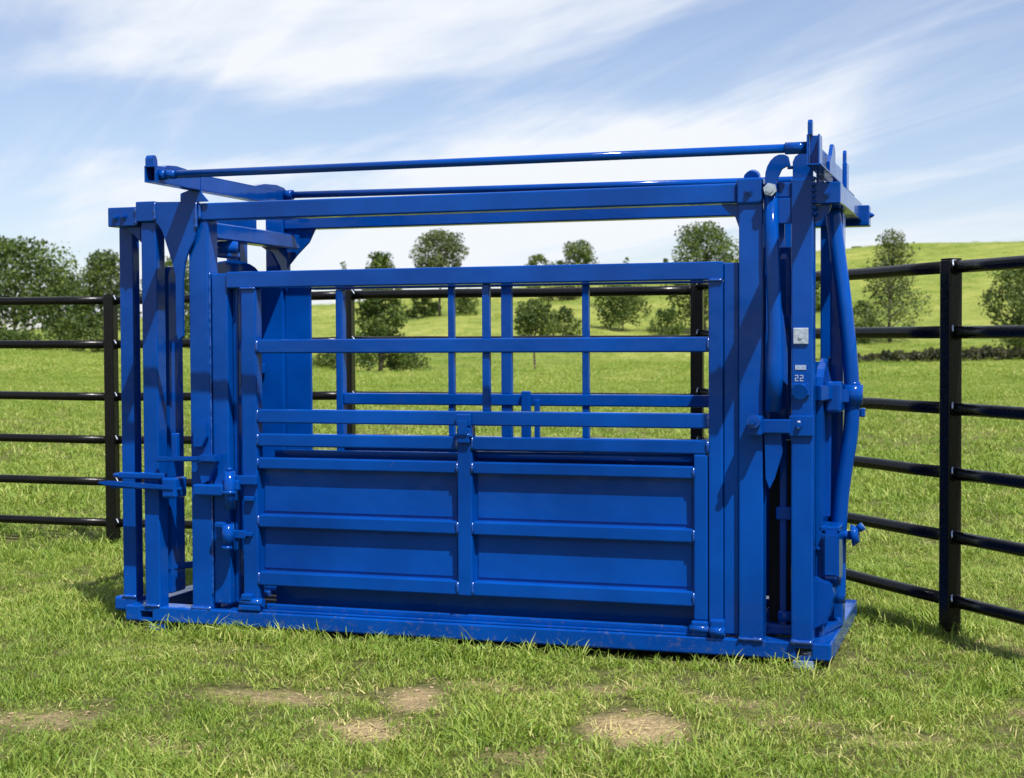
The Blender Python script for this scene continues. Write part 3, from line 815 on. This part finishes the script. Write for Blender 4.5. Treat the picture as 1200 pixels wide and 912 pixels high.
part("release_knob", lambda m: (m.tube([(0.0, 0.28, 0.475), (0.055, 0.28, 0.475)], 0.018, 12), m.tube([(0.050, 0.28, 0.475), (0.078, 0.28, 0.478)], 0.045, 18, True, [0.045, 0.030]), m.tube([(0.075, 0.28, 0.50), (0.095, 0.28, 0.515)], 0.016, 12)))
part("floor_bracket", lambda m: (m.box(-0.30, -0.16, 0.11, 0.20, 0.09, 0.135, 0.01), m.tube([(-0.215, 0.10, 0.17), (-0.165, 0.10, 0.17)], 0.022, 12), m.bar((-0.09, 0.12, 0.10), (-0.02, 0.38, 0.11), 0.06, 0.03)))
part("floor_bracket", lambda m: (m.box(-0.08, 0.0, 0.35, 0.48, 0.090, 0.130, 0.008)))

# ------------------------------------------------------------------ fences
K = M['black']
def fence(name, label, posts, zs, post_w=0.07, rail_r=0.0265, own=None, skip_build=()):
    f = empty(name, (posts[0][0], posts[0][1], tz(posts[0][0], posts[0][1])))
    o0 = f.location
    tag(f, label, "fence", "black pipe fences")
    for i, (x, y) in enumerate(posts):
        if i in skip_build: continue
        j = min(i, len(posts)-2)
        a = math.atan2(posts[j+1][1]-posts[j][1], posts[j+1][0]-posts[j][0])
        po = MB().box(-post_w/2, post_w/2, -post_w/2, post_w/2, -0.35, zs[0]+0.032, 0.010, 3).build("post", K, f)
        po.location = Vector((x, y, tz(x, y))) - o0; po.rotation_euler = (0, 0, a)
        MB().box(-post_w/2+0.004, post_w/2-0.004, -post_w/2+0.004, post_w/2-0.004, zs[0]+0.031, zs[0]+0.037, 0.002).build("post_cap", K, po)
    for i in range(len(posts)-1):
        p0 = Vector((*posts[i], tz(*posts[i]))); p1 = Vector((*posts[i+1], tz(*posts[i+1])))
        d = (p1-p0); d.z = 0; d.normalize()
        for z in zs:
            a = p0 + d*(post_w/2-0.004) + Vector((0, 0, z)) - o0
            b = p1 - d*(post_w/2-0.004) + Vector((0, 0, z)) - o0
            n = 9
            pts = [a.lerp(b, t/n) + Vector((0, 0, random.uniform(-0.0015, 0.0015))) for t in range(n+1)]
            ro = MB().tube(pts, rail_r, 14).build("rail", K, f)
            for e, s_ in ((a, 1), (b, -1)):
                w = MB()
                side = Vector((-d.y, d.x, 0))
                ring = [e + d*(0.008*s_) + (side*math.cos(t) + Vector((0, 0, 1))*math.sin(t))*rail_r*1.03 for t in np.linspace(0, 2*math.pi, 13)]
                w.tube(ring, 0.005, 6, False, [0.005*random.uniform(0.6, 1.5) for _ in ring])
                w.build("weld_bead", K, ro)
            arc = [a + d*0.012 - side*0.004 + (-side*math.cos(t) + Vector((0, 0, 1))*math.sin(t))*(rail_r+0.003) + d*(0.014*math.cos(2*t)) for t in np.linspace(0.1, 1.9, 7)]
            MB().tube(arc, 0.004, 6).build("weld_glint", M['zinc'], ro)  # pale arc on the weld, its highlight put into the colour
    return f
ZL = [1.548, 1.272, 0.944, 0.672, 0.408, 0.148]
ZR = [1.575, 1.300, 0.975, 0.700, 0.430, 0.158]
C816 = (1.04, 8.50)
dl = Vector((C816[0]+2.519, C816[1]-9.528)).normalized()
L0 = Vector((-2.519, 9.528))
left_posts = [tuple(L0 - dl*3.2), tuple(L0), tuple(L0 + dl*1.60), C816]
fence("pipe_fence", "black six-rail pipe fence running behind the blue chute towards the dense trees", left_posts, ZL)
dr = Vector((1.864-C816[0], 6.437-C816[1])).normalized()
R1 = Vector((1.864, 6.437))
right_posts = [C816, tuple(R1), tuple(R1 + dr*2.3)]
fence("pipe_fence", "black six-rail pipe fence beside the curved lever end of the chute", right_posts, ZR, skip_build=(0,))

# ------------------------------------------------------------------ trees and shrubs
def leaf_mesh(name, centers, sizes, tones, mat, droop=0.0):
    """many leaf-spray faces: each a bent quad pair with random orientation"""
    n = len(centers)
    a = RNG.normal(size=(n, 3)); a /= np.linalg.norm(a, axis=1)[:, None]
    b = RNG.normal(size=(n, 3)); b -= (b*a).sum(1)[:, None]*a; b /= np.linalg.norm(b, axis=1)[:, None]
    c = np.cross(a, b)
    s = sizes[:, None]
    w = s*RNG.uniform(0.5, 0.85, (n, 1))
    v0 = centers - a*s*0.5
    v1 = centers + b*w*0.5 + c*s*0.10
    v2 = centers + a*s*0.5
    v3 = centers - b*w*0.5 + c*s*0.10
    V = np.stack([v0, v1, v2, v3], 1).reshape(-1, 3)
    me = bpy.data.meshes.new(name)
    me.vertices.add(4*n); me.vertices.foreach_set('co', V.ravel())
    idx = np.arange(4*n).reshape(n, 4)
    tri = np.concatenate([idx[:, [0, 1, 2]], idx[:, [0, 2, 3]]], 1).reshape(-1)
    me.loops.add(6*n); me.loops.foreach_set('vertex_index', tri)
    me.polygons.add(2*n); me.polygons.foreach_set('loop_start', np.arange(0, 6*n, 3)); me.polygons.foreach_set('loop_total', np.full(2*n, 3))
    at = me.attributes.new('tone', 'FLOAT', 'POINT')
    at.data.foreach_set('value', np.repeat(tones, 4).astype(np.float32))
    me.update(); me.validate()
    return me

def tree(name, label, cat, px, d, top_y, w_px, leaf='leaf_mid', shape='round', leaves=4500, leaf_size=0.28, crown_base=0.18, base_y=None, group=None, lumps=26, trunk=True, gap=0.0, sink=0.0):
    az = math.atan2(px-600, F_PX)
    X, Y = d*math.tan(az), d
    Z = tz(X, Y)
    # height from the photo's top row (camera level line at row ~401, slight roll)
    hor = 401.4 - 0.005*(px-600)
    H = (hor - top_y)/F_PX*d + CAM_H - Z
    Rr = w_px/F_PX*d/2
    t = empty(name, (X, Y, Z-sink), random.uniform(0, 6))
    tag(t, label, cat, group)
    rs = np.random.default_rng(int(px*7+d))
    leaves = int(leaves*1.35)
    # clump centres
    cl = []
    for k in range(lumps):
        f = (k+0.5)/lumps
        h = crown_base + (1-crown_base)*f**0.9
        if shape == 'round':
            tt = (h-crown_base)/(1-crown_base); prof = math.sqrt(max(0.0, 1-(2*tt-0.85)**2/1.35))
        elif shape == 'cone':
            tt = (h-crown_base)/(1-crown_base); prof = (1-tt)**0.75*0.95 + 0.08
        elif shape == 'dome':
            tt = (h-crown_base)/(1-crown_base); prof = math.sqrt(max(0.0, 1-tt**2.2))
        else:
            tt = (h-crown_base)/(1-crown_base); prof = min(1.0, 0.55+1.2*tt)*math.sqrt(max(0.02, 1-tt**3))
        a = k*2.39996 + rs.uniform(-0.5, 0.5)
        rr = Rr*prof*math.sqrt(rs.uniform(0.15, 1.0))*0.86
        cr = (0.30 + 0.22*rs.random())*Rr*(0.55+0.45*prof)
        zc_ = min(h*H, H - cr*0.55)
        cl.append((rr*math.cos(a), rr*math.sin(a), max(zc_, cr*0.5), cr))
        if k % 3 == 0 and shape != 'dome':      # sprays that break the outline
            r2 = Rr*prof*rs.uniform(0.85, 1.12); c2_ = cr*rs.uniform(0.30, 0.48)
            cl.append((r2*math.cos(a+1.1), r2*math.sin(a+1.1), min(max(zc_*rs.uniform(0.92, 1.08), c2_), H-c2_*0.5), c2_))
    cl = np.array(cl)
    # leaves: on and inside the clumps
    wgt = cl[:, 3]**2; wgt /= wgt.sum()
    pick = rs.choice(len(cl), leaves, p=wgt)
    dirv = rs.normal(size=(leaves, 3)); dirv /= np.linalg.norm(dirv, axis=1)[:, None]
    rad = rs.uniform(0.25, 1.06, leaves)**0.6
    jag = 1 + 0.28*np.sin(dirv[:, 0]*9+pick)*np.sin(dirv[:, 1]*8+pick*1.7)*np.sin(dirv[:, 2]*7+pick*0.6)
    P = cl[pick, :3] + dirv*(cl[pick, 3]*rad*jag)[:, None]*np.array([1, 1, 0.80])
    if gap > 0:
        keep = np.sin(P[:, 0]*5.1+pick)*np.sin(P[:, 2]*4.3+1.0)*np.sin(P[:, 1]*4.7) < 1-gap
        P, pick = P[keep], pick[keep]
    P[:, 2] = np.maximum(P[:, 2], 0.05)
    P[:, 2] = np.minimum(P[:, 2], H*1.02)
    sz = leaf_size*rs.uniform(0.35, 1.25, len(P))
    tone = np.clip(0.45 + 0.25*np.sin(pick*12.9898) + rs.normal(0, 0.22, len(P)), 0, 1)
    link("crown", leaf_mesh("crown", P, sz, tone, None), M[leaf], t)
    # trunk with limbs
    mb = MB()
    tr = max(0.05, H*0.018)
    zt = H*0.72
    if not trunk: tr *= 0.5
    bend = [Vector((rs.normal()*0.02*H*(k/5), rs.normal()*0.02*H*(k/5), -0.25 + (zt+0.25)*k/5)) for k in range(6)]
    mb.tube(bend, tr, 8, True, [tr*(1.25 if k == 0 else 1-0.14*k) for k in range(6)])
    for c in cl[::2]:
        h0 = min(max(crown_base*0.8, c[2]/H*0.62), 0.68)*H
        k = (h0+0.25)/(zt+0.25)*5; i0 = min(int(k), 4)
        p0 = bend[i0].lerp(bend[i0+1], k-i0)
        p1 = Vector(c[:3])
        mid = p0.lerp(p1, 0.5) + Vector((0, 0, 0.06*Rr))
        mb.tube([p0, mid, p1], tr*0.4, 5, False, [tr*0.42, tr*0.26, tr*0.10])
    mb.build("trunk", M['bark'], t)
    return t

BG = "trees beyond the fence"
BS = "bushes on the pasture"
tree("broadleaf_tree", "large dense dark broadleaf tree at the low end of the pasture", "tree", 18, 104, 283, 150, 'leaf_dark', 'round', 9500, 0.29, 0.14, group=BG, lumps=46, gap=0.18)
tree("broadleaf_tree", "dense dark tree filling in beside the largest tree, its foot hidden", "tree", 80, 116, 326, 62, 'leaf_mid', 'round', 3800, 0.26, 0.10, group=BG, lumps=26, gap=0.15)
tree("broadleaf_tree", "rounded dark tree directly behind the outermost tail-end post", "tree", 122, 118, 295, 72, 'leaf_mid', 'round', 6000, 0.26, 0.14, group=BG, lumps=34, gap=0.15)
tree("broadleaf_tree", "dark tree showing in the gap between the tail-end posts", "tree", 206, 122, 303, 80, 'leaf_dark', 'round', 6000, 0.28, 0.03, group=BG, lumps=30)
tree("bush", "pale green bush at the foot of the dark trees by the fence post", "bush", 108, 104, 372, 48, 'leaf_mid', 'dome', 1600, 0.22, 0.0, group=BS, lumps=14, trunk=False)
tree("bush", "low dark bush under the largest tree", "bush", 20, 98, 388, 80, 'leaf_dark', 'dome', 2000, 0.22, 0.0, group=BS, lumps=18, trunk=False)
tree("cone_tree", "dense cone-shaped tree with foliage down to the grass, tallest in the valley", "tree", 446, 114, 298, 82, 'leaf_dark', 'cone', 8000, 0.27, 0.10, group=BG, lumps=42)
tree("bush", "low bush spreading beside the dense cone-shaped tree", "bush", 476, 116, 412, 52, 'leaf_dark', 'dome', 1500, 0.22, 0.0, group=BS, lumps=14, trunk=False)
tree("bush", "small low bush near the inner sheet of the tail end", "bush", 388, 118, 414, 46, 'leaf_dark', 'dome', 1300, 0.22, 0.0, group=BS, lumps=12, trunk=False)
tree("slim_tree", "slim upright tree with a bare lower trunk on the hillside", "tree", 516, 170, 271, 62, 'leaf_pale', 'round', 4200, 0.34, 0.42, group=BG, lumps=26, gap=0.15)
tree("bush", "rounded bush close beside the slim tree on the hillside", "bush", 545, 168, 340, 36, 'leaf_mid', 'dome', 1400, 0.30, 0.0, group=BS, lumps=12, trunk=False)
tree("bush", "bush on the uphill side of the slim tree's trunk", "bush", 497, 172, 343, 36, 'leaf_dark', 'dome', 1400, 0.30, 0.0, group=BS, lumps=12, trunk=False)
tree("young_tree", "young tree with a thin bare trunk standing low in the pasture", "tree", 627, 92, 352, 48, 'leaf_mid', 'round', 2600, 0.19, 0.52, group=BG, lumps=18)
tree("bush", "round bush next to the young thin-trunked tree", "bush", 661, 140, 360, 42, 'leaf_mid', 'dome', 1700, 0.26, 0.0, group=BS, lumps=14, trunk=False)
tree("ridge_tree", "round-topped tree on the skyline, the larger of a pair", "tree", 678, 225, 283, 48, 'leaf_mid', 'round', 2600, 0.40, 0.15, group=BG, lumps=20)
tree("ridge_tree", "small tree on the skyline beside the round-topped one", "tree", 633, 225, 299, 36, 'leaf_mid', 'round', 2000, 0.36, 0.12, group=BG, lumps=16)
tree("bush", "reddish-brown scrub bush on the slope below the skyline pair", "bush", 660, 205, 336, 52, 'leaf_brown', 'dome', 1500, 0.34, 0.0, group=BS, lumps=12, trunk=False)
tree("round_tree", "short round tree standing alone on the open slope", "tree", 730, 152, 332, 66, 'leaf_dark', 'round', 3800, 0.28, 0.16, group=BG, lumps=28, gap=0.15)
tree("broadleaf_tree", "tall spreading tree behind the head-end post, top above the gate", "tree", 826, 150, 263, 100, 'leaf_mid', 'round', 7000, 0.34, 0.14, group=BG, lumps=36, gap=0.10)
tree("bush", "low bush at the foot of the tall spreading tree", "bush", 782, 146, 362, 44, 'leaf_dark', 'dome', 1400, 0.26, 0.0, group=BS, lumps=12, trunk=False)
tree("bush", "dark bush on the slope just beside the curved lever", "bush", 964, 172, 325, 40, 'leaf_dark', 'dome', 1700, 0.30, 0.0, group=BS, lumps=14, trunk=False)
tree("airy_tree", "airy open-crowned tree with a dark trunk on the slope beyond the lever", "tree", 1043, 134, 272, 92, 'leaf_pale', 'cone', 4400, 0.26, 0.14, group=BG, lumps=30, gap=0.4)
tree("bush", "bush spreading at the foot of the airy tree", "bush", 1010, 133, 352, 46, 'leaf_mid', 'dome', 1700, 0.24, 0.0, group=BS, lumps=14, trunk=False)
tree("broadleaf_tree", "dense tree on the slope beyond the fence post beside the lever", "tree", 1196, 118, 308, 82, 'leaf_mid', 'round', 6000, 0.26, 0.05, group=BG, lumps=34)
for px, ty, w, lab in ((970, 288, 14, "tiny bush on the skyline between post and curved lever"), (1003, 290, 14, "tiny bush on the skyline just past the curved lever"), (735, 302, 9, "tiny treetop on the skyline above the gate's top rail"),
                       (406, 308, 30, "small tree on the skyline uphill of the dense cone-shaped tree"), (780, 303, 10, "tiny pointed treetop on the skyline next to the tall spreading tree")):
    tree("skyline_bush", lab, "bush", px, 256, ty, w, 'leaf_dark', 'dome', 500, 0.32, 0.0, group=BS, lumps=9, trunk=False)
# low dark foliage standing in for the shaded ditch bank
def bank_shade():
    d0, n = 104.0, 26000
    h = empty("bank_shade_strip", (30, d0, tz(30, d0)))
    tag(h, "long low dark foliage standing in for the shaded ditch bank at the foot of the slope", "bank_shade")
    o = h.location
    rs = np.random.default_rng(5)
    px = rs.uniform(935, 1420, n)
    dd = d0 + 3*np.sin(px*0.013) + rs.normal(0, 0.7, n)
    x = (px-600)/F_PX*dd
    z0 = terrain(x, dd)
    top = 0.72 + 0.10*np.sin(px*0.11) + 0.08*np.sin(px*0.37+1) + 0.06*np.sin(px*0.9)
    top = top*np.clip((px-935)/40, 0.35, 1)
    P = np.column_stack([x-o.x, dd-o.y, z0-o.z + top*rs.uniform(0, 1, n)**1.1])
    tone = np.clip(0.4+0.3*np.sin(px*0.21)+rs.normal(0, 0.2, n), 0, 1)
    link("foliage", leaf_mesh("foliage", P, 0.24*rs.uniform(0.6, 1.3, n), tone, None), M['leaf_brown'], h)
    mb = MB()
    for k in range(60):
        p = 940 + k*8; xx = (p-600)/F_PX*d0; zz = tz(xx, d0)-o.z
        a = Vector((xx-o.x, 3*math.sin(p*0.013), zz-0.1))
        mb.tube([a, a+Vector((rs.normal()*0.2, rs.normal()*0.2, 0.9))], 0.03, 5, False, [0.035, 0.01])
    mb.build("stems", M['bark'], h)
bank_shade()

# ------------------------------------------------------------------ grass
GC = bpy.data.collections.new("grass_sources")          # not linked to the scene: only the source of the tufts
def tuft(name, blades, rad, hmin, hmax, wmin, wmax, seg=3, lean=0.9, dry=0.0):
    V, F, T = [], [], []
    for _ in range(blades):
        r = rad*math.sqrt(random.random()); a = random.uniform(0, 2*math.pi)
        bx, by = r*math.cos(a), r*math.sin(a)
        h = random.uniform(hmin, hmax); w = random.uniform(wmin, wmax)
        d = random.uniform(0, 2*math.pi); ln = random.uniform(0.15, lean)*h
        tw = d + random.uniform(0.8, 2.3)
        tone = random.random() + dry
        curl = random.uniform(0.6, 1.5)
        i0 = len(V)
        for k in range(seg+1):
            t_ = k/seg
            off = ln*(t_**1.8)
            z = h*math.sin(min(t_*curl, 1.9)*0.95)/math.sin(min(curl, 1.9)*0.95 if curl < 1.65 else 1.5708)
            cx, cy = bx + math.cos(d)*off, by + math.sin(d)*off
            ww = w*(1-t_**2)*0.5 + (0.0004 if k < seg else 0)
            dxw, dyw = math.cos(tw)*ww, math.sin(tw)*ww
            if k < seg:
                V += [(cx-dxw, cy-dyw, z-0.008), (cx+dxw, cy+dyw, z-0.008)]; T += [tone, tone]
            else:
                V.append((cx, cy, z-0.008)); T.append(tone)
        for k in range(seg-1):
            F.append((i0+2*k, i0+2*k+1, i0+2*k+3, i0+2*k+2))
        F.append((i0+2*(seg-1), i0+2*(seg-1)+1, i0+2*seg))
    me = bpy.data.meshes.new(name)
    me.from_pydata(V, [], F)
    at = me.attributes.new('tone', 'FLOAT', 'POINT'); at.data.foreach_set('value', np.array(T, np.float32))
    me.materials.append(M['grass'])
    o = bpy.data.objects.new(name, me); GC.objects.link(o)
NK = 8
for k in range(NK): tuft("a_near_%d" % k, 64, 0.090, 0.012, 0.042, 0.0022, 0.0046, 3, 2.0)
for k in range(4): tuft("b_mid_%d" % k, 90, 0.24, 0.025, 0.065, 0.007, 0.012, 2, 1.5)
for k in range(4): tuft("c_far_%d" % k, 90, 0.75, 0.04, 0.10, 0.018, 0.032, 2, 1.6)

for k in range(3): tuft('d_straw_%d' % k, 26, 0.10, 0.004, 0.016, 0.0018, 0.0036, 3, 5.0, 1.1)
def patch_val(x, y):
    v = np.zeros_like(x)
    wob = 0.35*np.sin(x*23+y*9)*np.sin(y*19-x*7) + 0.25*np.sin(x*51+1)*np.sin(y*47)
    for (cx, cy, a, b, wt_) in PATCHES:
        d2 = ((x-cx)/a)**2 + ((y-cy)/b)**2
        v = np.maximum(v, wt_*np.clip(1.45-d2*0.75+wob, 0, 1)*(d2 < 2.6))
    return v
def chute_local(x, y):
    dx, dy = x-CH0.x, y-CH0.y
    c, s = math.cos(YAW), math.sin(YAW)
    return dx*c+dy*s, -dx*s+dy*c
def band(r0, r1, dens, half=0.46):
    n = int(half*(r1*r1-r0*r0)*dens)
    r = np.sqrt(RNG.uniform(r0*r0, r1*r1, n)); a = RNG.uniform(-half, half, n)
    return r*np.sin(a), r*np.cos(a)
PX, PY, PI_, PS = [], [], [], []
def addpts(x, y, i0, ni, s):
    PX.append(x); PY.append(y); PI_.append(RNG.integers(i0, i0+ni, len(x))); PS.append(s)
x, y = band(3.0, 9.5, 290)
keep = RNG.random(len(x)) > patch_val(x, y)*0.90
x, y = x[keep], y[keep]
clump = 0.5+0.5*np.sin(x*2.1+np.sin(y*1.7)*1.5)*np.sin(y*2.9+np.sin(x*1.3))
u, v = chute_local(x, y)
inside = (u > -3.25) & (u < 0.02) & (v > 0.0) & (v < 1.06)
in_sill = (u > -3.13) & (u < 0.03) & (((v > -0.075) & (v < 0.12)) | ((v > 0.93) & (v < 1.08)))
in_sill |= (v > -0.02) & (v < 1.08) & (((u > -3.26) & (u < -2.99)) | ((u > -0.11) & (u < 0.03)))
in_floor = (u > -2.76) & (u < -0.3) & (v > 0) & (v < 1.05)
k2 = ~(in_sill | in_floor)
x, y, clump = x[k2], y[k2], clump[k2]
edge = np.clip(1-patch_val(x, y)*0.55, 0.4, 1)
addpts(x, y, 0, NK, edge*RNG.uniform(0.7, 1.15, len(x))*(0.72+0.55*clump**1.5))
# a line of longer grass left standing against the skid, where mowers cannot reach
n = 100
uu = np.where(RNG.random(n) < 0.45, RNG.normal(-2.45, 0.22, n), RNG.uniform(-3.15, 0.02, n)); vv = RNG.uniform(-0.15, -0.07, n)
c, s = math.cos(YAW), math.sin(YAW)
addpts(CH0.x+uu*c-vv*s, CH0.y+uu*s+vv*c, 0, NK, RNG.uniform(0.8, 1.5, n))
for (fx, fy) in left_posts + right_posts:
    n = 10
    addpts(fx+RNG.normal(0, 0.07, n), fy+RNG.normal(0, 0.07, n), 0, NK, RNG.uniform(0.9, 1.6, n))
# dead straw lying on and around the worn spots, a little everywhere else
x, y = band(3.5, 8.5, 140)
keep = RNG.random(len(x)) < 0.10 + 0.75*patch_val(x, y)
x, y = x[keep], y[keep]
u, v = chute_local(x, y)
k2 = ~((u > -3.25) & (u < 0.03) & (v > -0.08) & (v < 1.08))
x, y = x[k2], y[k2]
addpts(x, y, NK+8, 3, RNG.uniform(0.6, 1.2, len(x)))
x, y = band(9.3, 17, 75, 0.44)
addpts(x, y, 0, NK, RNG.uniform(1.0, 1.5, len(x)))
x, y = band(12, 62, 12, 0.44)
addpts(x, y, NK, 4, RNG.uniform(0.7, 1.2, len(x)))
x, y = band(58, 135, 1.6, 0.42)
addpts(x, y, NK+4, 4, RNG.uniform(0.6, 1.1, len(x)))
x, y = band(130, 250, 0.55, 0.40)
clp = np.sin(x*0.21+1)*np.sin(y*0.17)+0.6*np.sin(x*0.57)*np.sin(y*0.49+2)
keep = RNG.random(len(x)) < 0.25+0.5*np.clip(clp+0.3, 0, 1)
x, y = x[keep], y[keep]
addpts(x, y, NK+4, 4, RNG.uniform(0.9, 1.7, len(x)))
PX = np.concatenate(PX); PY = np.concatenate(PY); PI_ = np.concatenate(PI_); PS = np.concatenate(PS)
PZ = terrain(PX, PY)
npts = len(PX)
gm = bpy.data.meshes.new("grass")
gm.vertices.add(npts)
gm.vertices.foreach_set('co', np.column_stack([PX, PY, PZ]).ravel())
rot = np.column_stack([RNG.normal(0, 0.20, npts), RNG.normal(0, 0.20, npts), RNG.uniform(0, 6.283, npts)]).astype(np.float32)
scl = np.column_stack([PS*RNG.uniform(0.9, 1.15, npts), PS*RNG.uniform(0.9, 1.15, npts), PS*RNG.uniform(0.75, 1.2, npts)]).astype(np.float32)
gm.attributes.new('rot', 'FLOAT_VECTOR', 'POINT').data.foreach_set('vector', rot.ravel())
gm.attributes.new('scl', 'FLOAT_VECTOR', 'POINT').data.foreach_set('vector', scl.ravel())
gm.attributes.new('idx', 'INT', 'POINT').data.foreach_set('value', PI_.astype(np.int32))
gm.update()
grass = link("grass", gm, M['grass'])
tag(grass, "short uneven green grass covering the pasture", "grass", kind='stuff')
ng = bpy.data.node_groups.new("grass_scatter", 'GeometryNodeTree')
ng.interface.new_socket("Geometry", in_out='INPUT', socket_type='NodeSocketGeometry')
ng.interface.new_socket("Geometry", in_out='OUTPUT', socket_type='NodeSocketGeometry')
gi = ng.nodes.new('NodeGroupInput'); go = ng.nodes.new('NodeGroupOutput')
iop = ng.nodes.new('GeometryNodeInstanceOnPoints')
ci = ng.nodes.new('GeometryNodeCollectionInfo')
ci.inputs['Collection'].default_value = GC
ci.inputs['Separate Children'].default_value = True
ci.inputs['Reset Children'].default_value = True
iop.inputs['Pick Instance'].default_value = True
def named(nm, typ):
    n_ = ng.nodes.new('GeometryNodeInputNamedAttribute'); n_.data_type = typ
    n_.inputs['Name'].default_value = nm
    return n_.outputs['Attribute']
ng.links.new(gi.outputs[0], iop.inputs['Points'])
ng.links.new(ci.outputs[0], iop.inputs['Instance'])
ng.links.new(named('idx', 'INT'), iop.inputs['Instance Index'])
e2r = ng.nodes.new('FunctionNodeEulerToRotation')
ng.links.new(named('rot', 'FLOAT_VECTOR'), e2r.inputs[0])
ng.links.new(e2r.outputs[0], iop.inputs['Rotation'])
ng.links.new(named('scl', 'FLOAT_VECTOR'), iop.inputs['Scale'])
ng.links.new(iop.outputs[0], go.inputs[0])
md = grass.modifiers.new("scatter", 'NODES'); md.node_group = ng
print("grass tufts", npts)

# ------------------------------------------------------------------ loose soil crumbs on the worn spots
def clods():
    V, F = [], []
    b0 = bmesh.new(); bmesh.ops.create_icosphere(b0, subdivisions=1, radius=1.0)
    base = np.array([v_.co[:] for v_ in b0.verts]); tris = [[v_.index for v_ in f.verts] for f in b0.faces]; b0.free()
    rs = np.random.default_rng(3)
    for (cx, cy, a, b, w) in PATCHES:
        for _ in range(int(60*w)):
            r_ = math.sqrt(rs.random())*1.15; t_ = rs.uniform(0, 6.283)
            x, y = cx + a*r_*math.cos(t_), cy + b*r_*math.sin(t_)
            sz = 0.003 + 0.009*rs.random()**3
            P = base*(1 + rs.normal(0, 0.18, (len(base), 1)))*np.array([1, rs.uniform(0.7, 1.2), 0.6])*sz + np.array([x, y, tz(x, y)+sz*0.25])
            i0 = len(V); V += P.tolist(); F += [[i0+k for k in t3] for t3 in tris]
    me = bpy.data.meshes.new("soil_crumbs"); me.from_pydata(V, [], F); me.update()
    o = link("soil_crumbs", me, make_simple("soil", (0.15, 0.11, 0.06), (0.38, 0.29, 0.17), 80, 0.95))
    tag(o, "small crumbs of tan soil lying on the worn patches", "soil", kind='stuff')
clods()
